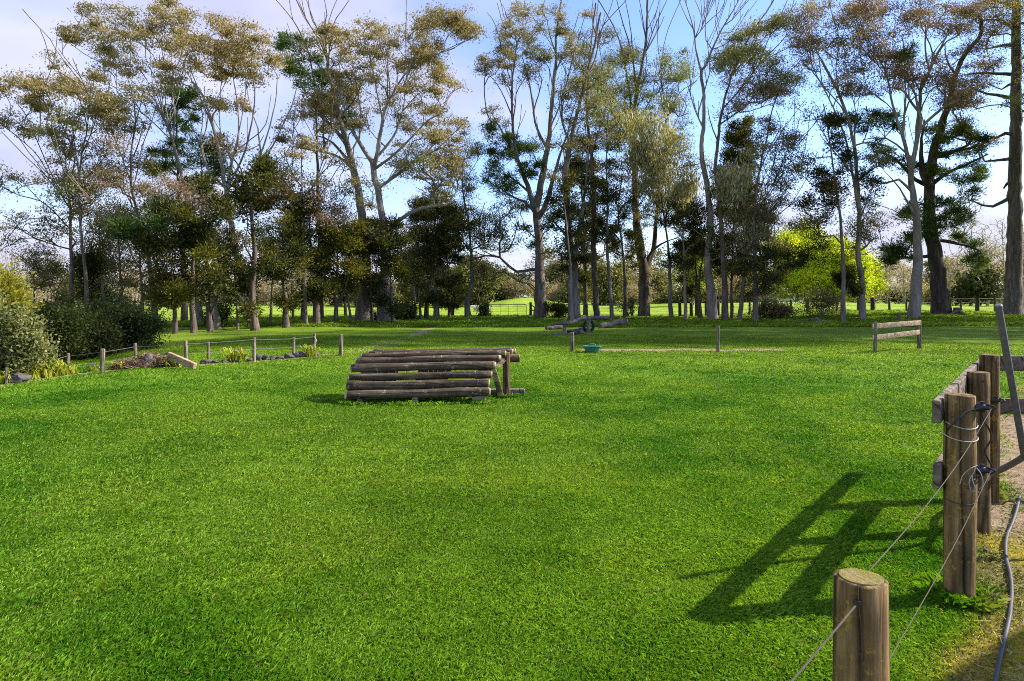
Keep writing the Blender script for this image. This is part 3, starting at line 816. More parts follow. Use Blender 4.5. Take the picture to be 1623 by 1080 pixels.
evg('bright green pine showing through between two pale leaning eucalyptus', 48,
    [[(292, 525), (290, 420), (284, 300), (280, 220), (282, 150)]], [],
    [(282, 150, 18, 9), (298, 142, 16, 9), (268, 148, 12, 7), (280, 178, 24, 11), (268, 195, 22, 10), (295, 205, 24, 12), (312, 172, 16, 9), (275, 222, 26, 12), (262, 240, 24, 5), (300, 238, 24, 11), (322, 222, 18, 12), (318, 255, 22, 12), (285, 262, 26, 12), (255, 268, 18, 5), (342, 235, 12, 14), (330, 280, 22, 12), (295, 290, 28, 14), (350, 270, 14, 9)], 14, 'pine', 'brown', depth=2.2, up=.1)
gum('eucalyptus hung with dead grey-brown twigs over the dark evergreens', 38,
    [[(345, 535), (338, 470), (325, 410), (318, 360), (322, 320)]],
    [[(335, 455), (300, 415), (262, 392), (245, 372), (225, 370), (190, 362), (150, 335)], [(325, 400), (300, 372), (285, 345), (292, 318)], [(322, 380), (340, 352), (335, 330)]],
    [(300, 300, 24, 16, 'dead'), (280, 322, 26, 18, 'dead'), (310, 330, 26, 18, 'dead'), (292, 352, 24, 16, 'dead'), (320, 310, 20, 14, 'rust'), (325, 352, 20, 14, 'dead'), (265, 305, 20, 16, 'rust'), (300, 380, 22, 12, 'dead'), (335, 370, 16, 12, 'dead'), (245, 300, 18, 12, 'rust')], 13, 'dead', 'gum_pale', depth=1.6)

# ---- the two great gums beside the jump
gum('huge grey eucalyptus whose bare dead top forks above every crown near it', 46.5,
    [[(573, 512), (580, 450), (577, 385), (571, 320), (563, 280), (556, 250), (545, 210), (537, 185), (530, 150), (522, 120), (517, 85)]],
    [[(522, 125), (502, 100), (486, 78), (474, 48), (455, 20), (430, -8)], [(517, 88), (508, 55), (494, 30), (488, -5)], [(518, 80), (528, 40), (540, 20), (558, -6)], [(516, 85), (505, 62), (488, 35), (470, 0), (462, -12)], [(518, 90), (514, 50), (518, 20), (512, -8)],
     [(524, 60), (522, 30), (534, 0)], [(545, 215), (515, 190), (492, 172), (478, 150)], [(556, 250), (525, 225), (500, 215)], [(535, 180), (560, 160), (575, 130)]],
    [(482, 178, 24, 12), (505, 160, 26, 14), (498, 188, 24, 12), (465, 195, 18, 10), (530, 60, 22, 12), (505, 68, 16, 10), (545, 85, 22, 14), (525, 105, 22, 14), (560, 120, 24, 14), (550, 150, 26, 16), (525, 180, 22, 12), (580, 185, 24, 12), (470, 225, 26, 10), (495, 235, 18, 8), (512, 210, 22, 10)], 30, 'gum', 'gum', depth=2.0, taper=.2, forks=30, tint=(1, .95, .9))
gum('grand spreading eucalyptus with a forked pale trunk, its crown dipping toward the sky gap', 45,
    [[(612, 513), (612, 440), (609, 370), (601, 315), (594, 280), (590, 256)], [(591, 262), (582, 245), (567, 222), (553, 196), (545, 168), (530, 132), (518, 118)], [(593, 270), (600, 232), (606, 190), (614, 165), (626, 145), (634, 128), (650, 108)]],
    [[(592, 262), (618, 225), (632, 200), (640, 170), (642, 145)], [(650, 108), (672, 90), (695, 85), (722, 72), (755, 58)], [(634, 130), (655, 112), (680, 95), (700, 75), (712, 52)], [(596, 275), (625, 245), (650, 220), (680, 190), (710, 175)], [(600, 300), (640, 270), (668, 250), (700, 235)],
     [(606, 190), (598, 150), (590, 110), (582, 75)], [(608, 185), (618, 150), (615, 110), (612, 75)], [(626, 148), (640, 110), (648, 80)], [(567, 222), (572, 180), (566, 140), (560, 105)], [(600, 232), (585, 205), (580, 170)], [(640, 170), (662, 150), (690, 135), (710, 128)]],
    [(575, 50, 24, 11), (555, 62, 18, 11), (600, 55, 20, 12), (578, 72, 24, 12), (620, 58, 22, 13), (645, 60, 22, 13), (668, 66, 20, 14), (640, 82, 26, 14), (615, 90, 26, 14), (590, 98, 22, 12), (668, 92, 18, 12), (655, 105, 24, 14), (630, 112, 24, 14), (560, 105, 22, 12),
     (690, 32, 18, 9), (712, 25, 20, 8), (733, 30, 16, 8), (705, 45, 20, 9), (728, 46, 18, 7), (750, 57, 10, 7), (680, 48, 14, 9), (738, 40, 12, 6), (703, 120, 13, 9), (712, 135, 13, 12), (680, 100, 18, 10), (692, 108, 12, 8), (600, 125, 24, 12), (652, 135, 22, 14), (580, 140, 22, 12), (620, 150, 22, 12, 'gumgreen'), (668, 155, 16, 10, 'sparse'), (690, 150, 12, 9),
     (672, 182, 22, 11), (695, 180, 18, 10), (690, 200, 26, 14), (712, 206, 20, 12), (735, 210, 20, 12), (740, 228, 15, 16), (715, 230, 22, 16), (690, 225, 24, 14), (665, 215, 26, 14), (645, 240, 24, 14, 'gumgreen'), (675, 250, 26, 14, 'gumgreen'), (705, 255, 20, 14), (705, 278, 20, 16), (725, 295, 14, 12), (682, 285, 26, 16), (655, 275, 22, 14, 'gumgreen'), (720, 265, 16, 12), (650, 205, 20, 14), (628, 265, 16, 12, 'sparse'), (690, 305, 18, 12, 'sparse'), (630, 195, 18, 12, 'sparse')], 31, 'gum', 'gum_pale', depth=3.0, taper=.35, dens=1.05, forks=40)
evg('dark green pine whose top shows inside the crown of the forked eucalyptus', 50,
    [[(508, 518), (507, 400), (503, 250), (497, 130), (484, 62)]], [],
    [(470, 62, 12, 7), (455, 68, 10, 7), (484, 72, 16, 9), (478, 92, 22, 11), (500, 95, 18, 10), (462, 108, 20, 11), (490, 115, 26, 12), (515, 118, 22, 12), (475, 135, 24, 12), (505, 140, 28, 13), (540, 128, 24, 12), (535, 155, 22, 12), (500, 165, 26, 12), (555, 165, 18, 10), (520, 185, 24, 10), (640, 268, 20, 10, 'pinelight'), (560, 195, 18, 10)], 12, 'pine', 'brown', depth=2.2, up=.1)
gum('young eucalyptus with a russet puff of dead leaves beside the huge bare-topped one', 41,
    [[(485, 520), (482, 420), (480, 330), (478, 270), (478, 235)]],
    [[(480, 320), (500, 290), (510, 255), (505, 225)], [(479, 300), (458, 265), (450, 235)], [(481, 340), (515, 300), (530, 275), (545, 255)], [(480, 330), (462, 300), (440, 280), (420, 262)]],
    [(452, 222, 20, 9), (475, 228, 22, 9), (500, 240, 18, 9), (465, 245, 18, 8), (512, 315, 17, 14, 'dead'), (525, 332, 16, 14, 'dead'), (505, 335, 14, 14, 'dead'), (518, 348, 14, 10, 'dead'), (440, 285, 18, 12, 'sparse'), (460, 300, 18, 12, 'sparse'), (500, 285, 18, 10, 'sparse'), (545, 265, 16, 12, 'sparse'), (560, 300, 14, 10, 'sparse'), (590, 300, 16, 12, 'sparse'), (535, 300, 16, 12, 'sparse')], 9, 'gum', 'gum', depth=1.6)

# ---- dark evergreens filling the lower half of that side
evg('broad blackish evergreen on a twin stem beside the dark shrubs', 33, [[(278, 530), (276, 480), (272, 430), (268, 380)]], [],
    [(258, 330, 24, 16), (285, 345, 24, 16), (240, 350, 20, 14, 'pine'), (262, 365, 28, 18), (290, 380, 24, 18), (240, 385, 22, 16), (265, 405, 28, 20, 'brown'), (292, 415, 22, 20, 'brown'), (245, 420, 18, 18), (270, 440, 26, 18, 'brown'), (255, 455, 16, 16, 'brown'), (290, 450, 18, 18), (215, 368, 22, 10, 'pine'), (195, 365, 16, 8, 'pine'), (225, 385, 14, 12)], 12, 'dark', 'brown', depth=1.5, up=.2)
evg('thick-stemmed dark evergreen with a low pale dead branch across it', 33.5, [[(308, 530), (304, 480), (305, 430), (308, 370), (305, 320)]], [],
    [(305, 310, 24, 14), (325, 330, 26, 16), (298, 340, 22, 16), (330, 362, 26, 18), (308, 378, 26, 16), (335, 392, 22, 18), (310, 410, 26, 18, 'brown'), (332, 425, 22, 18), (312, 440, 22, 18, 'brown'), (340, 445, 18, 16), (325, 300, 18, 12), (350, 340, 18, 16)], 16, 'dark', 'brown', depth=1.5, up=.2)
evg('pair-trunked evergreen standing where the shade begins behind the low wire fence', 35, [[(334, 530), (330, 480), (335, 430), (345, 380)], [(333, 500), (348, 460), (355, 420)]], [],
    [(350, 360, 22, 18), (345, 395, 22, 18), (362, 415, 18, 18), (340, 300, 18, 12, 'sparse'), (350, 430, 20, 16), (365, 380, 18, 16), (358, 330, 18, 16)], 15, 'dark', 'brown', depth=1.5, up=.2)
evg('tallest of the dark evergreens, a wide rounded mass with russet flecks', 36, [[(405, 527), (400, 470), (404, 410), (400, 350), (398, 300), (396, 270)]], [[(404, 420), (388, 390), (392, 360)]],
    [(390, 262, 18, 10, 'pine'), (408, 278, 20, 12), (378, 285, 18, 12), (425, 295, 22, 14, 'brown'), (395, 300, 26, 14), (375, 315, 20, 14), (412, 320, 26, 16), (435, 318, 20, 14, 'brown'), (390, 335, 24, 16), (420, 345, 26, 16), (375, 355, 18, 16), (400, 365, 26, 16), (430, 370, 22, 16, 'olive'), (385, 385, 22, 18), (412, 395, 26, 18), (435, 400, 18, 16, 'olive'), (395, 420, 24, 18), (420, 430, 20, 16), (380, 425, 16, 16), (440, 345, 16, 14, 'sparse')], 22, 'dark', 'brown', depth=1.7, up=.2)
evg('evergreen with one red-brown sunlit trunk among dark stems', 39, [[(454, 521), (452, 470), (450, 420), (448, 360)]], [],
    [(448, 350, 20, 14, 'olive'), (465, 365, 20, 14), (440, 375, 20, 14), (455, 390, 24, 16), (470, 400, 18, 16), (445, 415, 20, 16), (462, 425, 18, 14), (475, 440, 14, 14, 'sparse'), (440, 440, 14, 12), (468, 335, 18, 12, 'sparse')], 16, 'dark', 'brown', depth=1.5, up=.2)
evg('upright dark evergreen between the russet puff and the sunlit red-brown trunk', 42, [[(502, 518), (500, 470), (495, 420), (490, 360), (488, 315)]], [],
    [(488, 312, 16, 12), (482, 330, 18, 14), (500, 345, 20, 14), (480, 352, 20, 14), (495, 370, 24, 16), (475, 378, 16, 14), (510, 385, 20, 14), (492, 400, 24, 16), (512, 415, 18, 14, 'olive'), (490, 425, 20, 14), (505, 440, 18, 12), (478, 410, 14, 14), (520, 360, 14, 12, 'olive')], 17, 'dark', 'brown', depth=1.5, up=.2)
evg('yellow-olive evergreen crowding the foot of the two great eucalyptus', 43, [[(533, 517), (532, 470), (534, 430), (536, 390)], [(533, 490), (552, 440), (556, 400)]], [],
    [(520, 385, 18, 12, 'olive'), (540, 375, 20, 14, 'olive'), (555, 385, 18, 14, 'olive'), (528, 402, 22, 14, 'olive'), (550, 408, 22, 14, 'olive'), (538, 425, 22, 14, 'olive'), (560, 430, 18, 14, 'olive'), (520, 425, 14, 12, 'olive'), (548, 445, 18, 12, 'olive'), (530, 448, 14, 10), (562, 368, 14, 12, 'olive'), (545, 462, 12, 10)], 13, 'olive', 'brown', depth=1.4, up=.2)
evg('ivy-like olive evergreen wrapped round the trunk of the huge bare-topped eucalyptus', 45.5, [[(590, 515), (588, 470), (585, 430), (580, 380)]], [],
    [(578, 362, 16, 12, 'olive'), (568, 378, 16, 12, 'olive'), (590, 382, 14, 12), (576, 398, 20, 14, 'olive'), (592, 405, 16, 12, 'olive'), (572, 418, 18, 14), (588, 428, 18, 12), (575, 440, 16, 12), (596, 445, 14, 12)], 8, 'olive', 'brown', depth=1.1, up=.2)
evg('bushy dark growth ringing the lower stem of the forked pale eucalyptus', 44, [[(622, 514), (620, 470), (618, 420), (614, 370)]], [],
    [(605, 355, 16, 10), (622, 362, 18, 10), (612, 375, 22, 12), (598, 372, 14, 10, 'olive'), (630, 378, 16, 11), (610, 392, 20, 12, 'olive'), (628, 398, 16, 12), (604, 408, 16, 12, 'olive'), (618, 415, 18, 12), (632, 422, 14, 12), (608, 430, 14, 12), (642, 410, 14, 12)], 7, 'dark', 'brown', depth=1.1, up=.2)
evg('wide spreading dark evergreen with a bent black stem, branches sweeping low over the gate gap', 51, [[(676, 507), (677, 470), (682, 440), (692, 410), (690, 370), (688, 330)], [(690, 400), (710, 385), (730, 375)]], [[(690, 415), (665, 408), (640, 415)]],
    [(685, 305, 18, 9, 'olive'), (672, 318, 20, 10, 'olive'), (702, 322, 20, 11), (660, 335, 22, 11), (690, 338, 26, 12), (720, 345, 18, 11), (675, 355, 26, 12), (705, 358, 26, 12), (650, 352, 14, 10), (735, 360, 16, 10), (690, 375, 28, 12), (720, 382, 22, 10), (665, 378, 24, 11), (645, 392, 20, 10), (705, 396, 24, 9), (670, 400, 24, 10), (640, 412, 20, 10), (660, 425, 20, 10, 'sparse'), (735, 392, 14, 9), (650, 445, 16, 12, 'sparse'), (700, 430, 12, 12, 'sparse')], 11, 'dark', 'pine', depth=1.8, up=.15)
pole('straight grey stem standing just beyond the bent black one', 53, [[(692, 507), (690, 460), (687, 410), (686, 360)]], [], [(690, 395, 22, 10, 'dark'), (680, 380, 18, 10, 'dark'), (705, 410, 18, 8, 'sparse')], 12, 'sparse', 'gum', depth=1.2)
pole('crook-footed thin tree beside the paddock gate, airy leaves against the sky', 55, [[(743, 505), (741, 478), (748, 450), (747, 410), (744, 360), (737, 325), (733, 290), (736, 250)]],
    [[(746, 430), (762, 412), (772, 395)], [(744, 365), (760, 345), (768, 322)], [(736, 300), (752, 262), (765, 245)], [(747, 400), (725, 370), (718, 345)]],
    [(740, 320, 14, 14), (752, 342, 14, 12), (762, 365, 18, 12), (775, 378, 14, 10), (745, 372, 16, 12), (758, 388, 16, 8), (728, 298, 10, 9), (748, 292, 9, 10), (733, 265, 7, 8), (725, 345, 10, 10), (785, 392, 9, 7), (768, 350, 10, 8), (756, 245, 7, 5)], 10, 'sparse', 'gum', depth=1.2, flare=.6)
pole('forked sapling leaning beside the paddock gate', 56, [[(762, 503), (760, 478), (755, 455), (758, 430)], [(758, 465), (766, 445), (778, 432)]], [], [(765, 425, 12, 9), (778, 440, 10, 8), (755, 420, 12, 9)], 4, 'sparse', 'brown', depth=1)
for i, (x, d, lab) in enumerate([(462, 47, 'thin bare stem in the shade behind the red-brown trunk'), (480, 46, 'thin grey stem close beside a stout pale trunk'), (545, 44, 'slim stem slanting between two thick trunks'),
                                 (597, 44, 'thin upright stem between the two great eucalyptus'), (655, 50, 'twin-like sapling stem rising out of a dark leafy bush'), (662, 50.5, 'second sapling stem rising out of the same dark leafy bush'), (374, 37, 'slim dark stem behind the wire fence under the tallest evergreen'), (432, 41, 'slim grey stem under the tallest evergreen')]):
    lean = [3, -2, 12, 2, 4, 5, 3, -4][i]
    pole(lab, d, [[(x + lean, 515), (x + lean * .5, 470), (x, 425), (x - lean * .6, 385)]], [], [(x, 390, 12, 10, 'dark' if i < 4 else 'sparse'), (x - 4, 372, 12, 9, 'sparse')], 5.5, 'sparse', 'gum', depth=1)

# ---- the middle clump
gum('multi-stemmed eucalyptus by the sky gap, one long bare limb drooping over the gate', 54,
    [[(857, 505), (856, 455), (855, 410), (853, 370), (850, 335), (858, 290), (868, 230), (874, 180), (880, 110), (882, 50), (890, -5)], [(852, 350), (838, 300), (820, 250), (812, 190), (812, 130), (818, 70), (806, 25)], [(856, 345), (870, 310), (885, 255), (902, 200), (915, 150)]],
    [[(854, 424), (838, 428), (822, 432), (806, 422), (792, 408), (772, 405), (748, 412), (722, 418), (700, 415)], [(790, 408), (768, 405), (748, 398), (735, 385)], [(782, 406), (762, 395), (745, 372)],
     [(850, 335), (832, 320), (812, 312), (795, 300)], [(868, 240), (850, 200), (842, 150), (835, 110)], [(812, 130), (798, 90), (785, 40), (772, 20)], [(818, 80), (828, 40), (832, 0)], [(880, 110), (905, 60), (918, 20)], [(838, 300), (815, 285), (795, 275)], [(812, 180), (792, 140), (775, 118)], [(818, 70), (800, 45), (788, 5)]],
    [(815, 35, 18, 11), (832, 25, 20, 12), (800, 55, 18, 11), (822, 58, 22, 11), (790, 75, 16, 12), (812, 82, 22, 11), (838, 60, 16, 12), (772, 100, 12, 8), (785, 112, 18, 11), (768, 120, 12, 11), (800, 105, 16, 10), (862, 15, 24, 12), (885, 25, 20, 12), (850, 45, 22, 12), (875, 55, 22, 11, 'gumgreen'), (862, 75, 20, 11, 'gumgreen'), (895, 70, 18, 12), (845, 95, 18, 12), (835, 125, 18, 12, 'sparse'), (855, 115, 16, 10, 'sparse'), (895, 95, 18, 10), (905, 45, 16, 12),
     (775, 188, 20, 9), (792, 196, 16, 9), (785, 215, 20, 10, 'pine'), (800, 232, 22, 11, 'pine'), (818, 242, 20, 11, 'pine'), (790, 250, 16, 9, 'pine'), (842, 235, 18, 14, 'pine'), (775, 270, 16, 8, 'pine'), (792, 282, 22, 10, 'pine'), (812, 292, 20, 10, 'pine'), (770, 285, 12, 6, 'pine'), (828, 268, 14, 10, 'pine'), (850, 262, 14, 10, 'pine'),
     (805, 325, 18, 10, 'sparse'), (825, 335, 18, 11, 'sparse'), (800, 345, 14, 10, 'sparse'), (818, 362, 20, 10, 'dark'), (798, 372, 14, 9, 'dark'), (838, 365, 14, 12, 'dark'), (812, 385, 16, 8, 'sparse'), (858, 375, 14, 14, 'dark'), (868, 395, 12, 14, 'olive'), (870, 350, 14, 14, 'dark'), (800, 395, 12, 9, 'sparse'), (842, 320, 14, 12, 'dark'), (790, 430, 9, 6, 'sparse'), (835, 445, 12, 12, 'sparse'), (925, 60, 14, 12, 'sparse')], 24, 'gum', 'gum', depth=2.4, taper=.14, forks=45, tint=(.92, .95, .95))
gum('dark-trunked eucalyptus with torn pale bark at its foot, behind the rail and tyre', 50,
    [[(910, 508), (908, 460), (908, 420), (902, 380), (900, 330), (896, 280), (905, 220), (920, 160), (932, 110), (945, 60), (952, 20)], [(908, 410), (918, 370), (925, 320), (930, 270), (928, 200)]],
    [[(905, 230), (890, 190), (885, 150)], [(922, 155), (945, 130), (960, 90)], [(902, 380), (885, 360), (872, 345)], [(945, 60), (938, 30), (940, 0)], [(925, 330), (945, 310), (960, 285)]],
    [(915, 100, 18, 11, 'sparse'), (935, 90, 18, 11), (950, 110, 16, 10), (905, 128, 20, 12, 'gumgreen'), (928, 135, 20, 11), (910, 155, 18, 12, 'gum'), (940, 155, 20, 12), (895, 175, 16, 12, 'sparse'), (920, 185, 20, 12, 'sparse'), (955, 65, 14, 10, 'sparse'), (890, 225, 16, 14, 'sparse'), (912, 235, 18, 14, 'sparse'),
     (885, 330, 16, 12, 'dark'), (905, 340, 18, 12, 'dark'), (890, 358, 18, 12, 'dark'), (915, 365, 20, 14, 'dark'), (900, 382, 20, 14, 'dark'), (922, 392, 16, 14, 'dark'), (890, 402, 14, 12, 'dark'), (905, 412, 16, 12, 'dark'), (880, 300, 14, 12, 'dark'), (925, 290, 16, 14, 'dark'), (905, 285, 14, 14, 'dark')], 23, 'gumgreen', 'gum', depth=2.0, taper=.15, forks=30)
pole('pale straight stem touching the front of the torn-bark trunk', 48, [[(907, 511), (905, 470), (904, 420), (898, 360), (892, 300)]], [], [(895, 320, 16, 14, 'dark'), (885, 290, 16, 14, 'sparse'), (900, 345, 14, 12, 'dark')], 8, 'sparse', 'gum_pale', depth=1.2)
pole('straight brown trunk rising like a pole above the tyre', 53, [[(946, 504), (943, 450), (941, 390), (941, 320), (937, 240), (930, 170), (934, 100), (940, 40), (944, 5)]], [[(937, 240), (952, 200), (965, 160)], [(930, 170), (915, 130), (908, 90)]],
    [(950, 265, 16, 14, 'sparse'), (935, 285, 16, 14, 'dark'), (955, 310, 16, 14, 'dark'), (940, 335, 18, 14, 'dark'), (952, 355, 16, 12, 'dark'), (932, 360, 14, 12, 'dark'), (962, 225, 16, 12, 'sparse'), (945, 200, 16, 12, 'gumgreen'), (960, 150, 16, 12, 'gumgreen'), (905, 80, 14, 10, 'gum'), (940, 30, 14, 10, 'gum')], 14, 'sparse', 'brown', depth=1.6)
pole('slim grey trunk between the pole-straight brown one and a leafy bush', 51, [[(971, 508), (966, 450), (962, 390), (963, 320), (961, 250), (964, 180)]], [],
    [(965, 180, 16, 12, 'gumgreen'), (975, 205, 16, 14, 'gumgreen'), (960, 235, 16, 12, 'sparse'), (972, 262, 18, 14, 'dark'), (958, 290, 16, 14, 'dark'), (975, 305, 18, 14, 'dark'), (962, 330, 18, 14, 'dark'), (978, 345, 14, 12, 'dark'), (958, 365, 14, 12, 'dark'), (972, 378, 16, 12, 'dark')], 9, 'sparse', 'gum', depth=1.5)
pole('dark slim trunk with leafy shoots round its base', 53, [[(991, 507), (991, 460), (988, 410), (985, 380), (980, 340), (985, 280)]], [[(988, 410), (1000, 395), (1010, 380)]],
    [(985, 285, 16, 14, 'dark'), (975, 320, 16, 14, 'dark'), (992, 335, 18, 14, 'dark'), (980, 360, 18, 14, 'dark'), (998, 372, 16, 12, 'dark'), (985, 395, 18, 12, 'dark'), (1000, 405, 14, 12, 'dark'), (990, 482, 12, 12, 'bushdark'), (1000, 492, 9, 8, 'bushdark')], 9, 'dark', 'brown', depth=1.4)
gum('massive dark eucalyptus forking low, with bare upright limbs above a green crown', 57,
    [[(1021, 504), (1020, 460), (1020, 425), (1014, 390), (1008, 340), (1006, 270), (1004, 200), (1010, 140), (1022, 80), (1026, 30), (1026, -8)], [(1020, 430), (1036, 395), (1040, 350), (1046, 290), (1056, 220), (1052, 160)], [(1022, 435), (1032, 400), (1052, 385), (1072, 378)]],
    [[(1006, 205), (998, 150), (990, 100), (978, 55), (960, 20), (945, -5)], [(1010, 150), (1004, 100), (1000, 50), (992, 5)], [(1022, 90), (1035, 50), (1050, 15), (1062, -8)], [(1010, 140), (1000, 80), (985, 30), (975, -8)], [(1052, 165), (1048, 110), (1055, 60), (1070, 20), (1082, -5)], [(1054, 190), (1075, 150), (1105, 128)], [(1026, 60), (1018, 25), (1012, -8)], [(1004, 205), (985, 170), (968, 150)], [(1026, 50), (1040, 20), (1046, -8)], [(1056, 220), (1078, 180), (1095, 130)], [(1052, 110), (1042, 60), (1045, 20)]],
    [(980, 85, 20, 11, 'sparse'), (965, 105, 18, 12, 'gumgreen'), (990, 105, 20, 12), (975, 125, 20, 11), (1005, 95, 14, 12, 'sparse'), (955, 130, 14, 12), (990, 135, 20, 12), (1010, 150, 18, 12), (970, 150, 18, 12), (1075, 88, 16, 10), (1090, 98, 14, 11), (1070, 108, 20, 11), (1088, 118, 16, 9), (1055, 100, 14, 12), (1060, 128, 16, 10, 'sparse'), (985, 175, 20, 13), (1005, 185, 20, 13), (960, 185, 18, 13), (975, 205, 20, 13, 'olive'), (1045, 165, 16, 10), (1068, 160, 16, 10, 'sparse'), (1075, 180, 14, 10, 'sparse'), (1035, 185, 18, 12), (990, 215, 18, 12, 'olive'), (1020, 120, 12, 10, 'sparse')], 24, 'gumgreen', 'brown', depth=2.4, taper=.16, forks=55, tint=(.85, .95, .9))
gum('weeping eucalyptus with a pale grey-green drooping crown in the middle of the row', 52,
    [[(1064, 508), (1062, 460), (1060, 400), (1052, 340), (1045, 290), (1042, 240)]], [[(1052, 340), (1025, 300), (1015, 250)], [(1055, 350), (1080, 310), (1085, 260)]],
    [(1020, 200, 18, 12), (1042, 192, 18, 12), (1010, 222, 18, 14), (1035, 222, 22, 15), (1060, 215, 20, 14), (1080, 222, 18, 14, 'gumgreen'), (1020, 248, 22, 16), (1048, 250, 24, 17), (1075, 248, 22, 16, 'gumgreen'), (1000, 255, 16, 14), (1095, 255, 16, 14, 'gumgreen'), (1030, 278, 24, 17), (1058, 282, 22, 17), (1085, 280, 20, 15, 'gumgreen'), (1008, 285, 18, 14, 'gumgreen'), (1040, 305, 20, 14), (1020, 312, 16, 13, 'sparse'), (1060, 310, 16, 12), (1100, 285, 14, 12), (1072, 305, 12, 12, 'sparse'), (998, 305, 14, 12, 'sparse')], 9, 'weep', 'gum', depth=1.8, dens=1.1)
pole('slim trunk with a black leaf tier halfway down, beside the massive forked eucalyptus', 50, [[(1087, 509), (1085, 450), (1083, 390), (1082, 340), (1080, 300)]], [],
    [(1070, 390, 16, 10, 'dark'), (1088, 400, 16, 10, 'dark'), (1062, 408, 14, 9, 'dark'), (1080, 415, 16, 9, 'dark'), (1095, 340, 18, 14, 'dark'), (1078, 325, 18, 14, 'dark'), (1095, 360, 18, 14, 'dark'), (1105, 382, 14, 12, 'dark'), (1070, 350, 14, 12, 'dark'), (1060, 335, 16, 12, 'dark')], 8, 'dark', 'greybark', depth=1.4)
pole('leaning thin trunk against the yellow-green light, foot near two fence posts', 51, [[(1110, 509), (1108, 460), (1112, 420), (1118, 390)]], [[(1109, 450), (1098, 430), (1095, 420)]], [(1112, 380, 14, 12, 'dark'), (1100, 400, 12, 10, 'dark')], 10, 'dark', 'brown', depth=1)
gum('bare-topped pale eucalyptus forking wide against white cloud', 49,
    [[(1130, 510), (1126, 460), (1122, 420), (1126, 370), (1124, 320), (1116, 270), (1111, 240), (1114, 205), (1116, 170), (1113, 130), (1112, 112)], [(1113, 118), (1104, 85), (1100, 50), (1092, 20), (1082, -8)], [(1113, 118), (1126, 85), (1142, 50), (1166, 10), (1176, -8)]],
    [[(1102, 60), (1112, 30), (1110, -8)], [(1106, 60), (1122, 35), (1144, 15), (1150, -8)], [(1126, 85), (1118, 60), (1120, 20), (1128, -6)], [(1142, 52), (1162, 30), (1190, -4)], [(1135, 65), (1160, 50), (1178, 22)], [(1100, 50), (1086, 25), (1075, -4)], [(1126, 85), (1150, 70), (1172, 52)], [(1114, 205), (1104, 180), (1098, 150)], [(1132, 75), (1134, 40), (1140, 0)], [(1116, 30), (1106, 10), (1098, -8)]],
    [(1125, 330, 20, 14, 'dark'), (1140, 350, 20, 15, 'dark'), (1112, 350, 16, 14, 'dark'), (1130, 372, 22, 14, 'dark'), (1148, 385, 16, 14, 'dark'), (1115, 388, 14, 12, 'dark'), (1138, 405, 18, 12, 'dark'), (1135, 305, 14, 12, 'dark')], 20, 'gumgreen', 'gum_pale', depth=1.8, taper=.3, forks=45)
gum('slender eucalyptus close behind the bare-topped one, with a ragged bronze-green crown', 47,
    [[(1149, 511), (1148, 450), (1145, 390), (1140, 320), (1134, 270), (1138, 220), (1146, 170), (1160, 120), (1180, 75)]],
    [[(1138, 225), (1126, 195), (1122, 170)], [(1146, 170), (1175, 140), (1205, 100), (1235, 70), (1255, 45)], [(1142, 200), (1180, 170), (1210, 135), (1245, 118), (1270, 95)], [(1180, 78), (1195, 45), (1215, 20), (1230, -6)], [(1160, 120), (1190, 85), (1225, 45), (1262, 5)], [(1205, 100), (1225, 88), (1258, 72)], [(1190, 90), (1200, 60), (1205, 25)]],
    [(1175, 72, 18, 9), (1195, 60, 18, 9), (1218, 45, 18, 10), (1185, 90, 20, 10), (1208, 82, 20, 10), (1165, 98, 18, 10), (1155, 85, 12, 9), (1195, 105, 20, 9), (1218, 102, 16, 9), (1235, 42, 14, 8), (1248, 125, 14, 9), (1238, 135, 16, 8), (1200, 130, 22, 12, 'dead'), (1178, 135, 18, 12, 'rust'), (1220, 140, 18, 11, 'rust'), (1185, 155, 22, 13, 'dead'), (1165, 160, 18, 12, 'rust'), (1205, 160, 18, 12, 'dead'), (1160, 110, 16, 10), (1228, 158, 12, 10, 'rust')], 13, 'gumgreen', 'brown', depth=2.2, taper=.3)
evg('dark ivy-clad tree behind the two slim pale trunks', 50, [[(1160, 512), (1160, 440), (1162, 380), (1165, 320), (1168, 260), (1172, 200)]], [],
    [(1175, 195, 16, 13, 'rust'), (1165, 215, 16, 14), (1185, 222, 18, 14, 'sparse'), (1160, 240, 14, 14), (1178, 250, 18, 14), (1165, 272, 16, 14), (1190, 268, 14, 12, 'olive'), (1172, 380, 18, 14), (1155, 330, 14, 14), (1160, 400, 16, 14)], 8, 'dark', 'brown', depth=1.4)
gum('small eucalyptus with a pale weeping tuft half way up, beside the yellow willow gap', 47,
    [[(1172, 514), (1178, 450), (1182, 400), (1178, 350), (1172, 300), (1168, 275)]], [[(1182, 400), (1200, 370), (1210, 330), (1215, 290)]],
    [(1160, 268, 16, 11), (1150, 285, 14, 12), (1168, 292, 16, 13), (1180, 275, 14, 11), (1190, 300, 18, 13, 'rust'), (1175, 315, 18, 13, 'gumgreen'), (1200, 322, 16, 12, 'rust'), (1185, 338, 18, 13, 'gumgreen'), (1205, 345, 14, 12, 'rust'), (1170, 345, 14, 12, 'sparse'), (1190, 365, 16, 12, 'weep'), (1165, 400, 14, 12, 'sparse'), (1180, 385, 16, 12, 'sparse')], 10, 'weep', 'gum', depth=1.5)
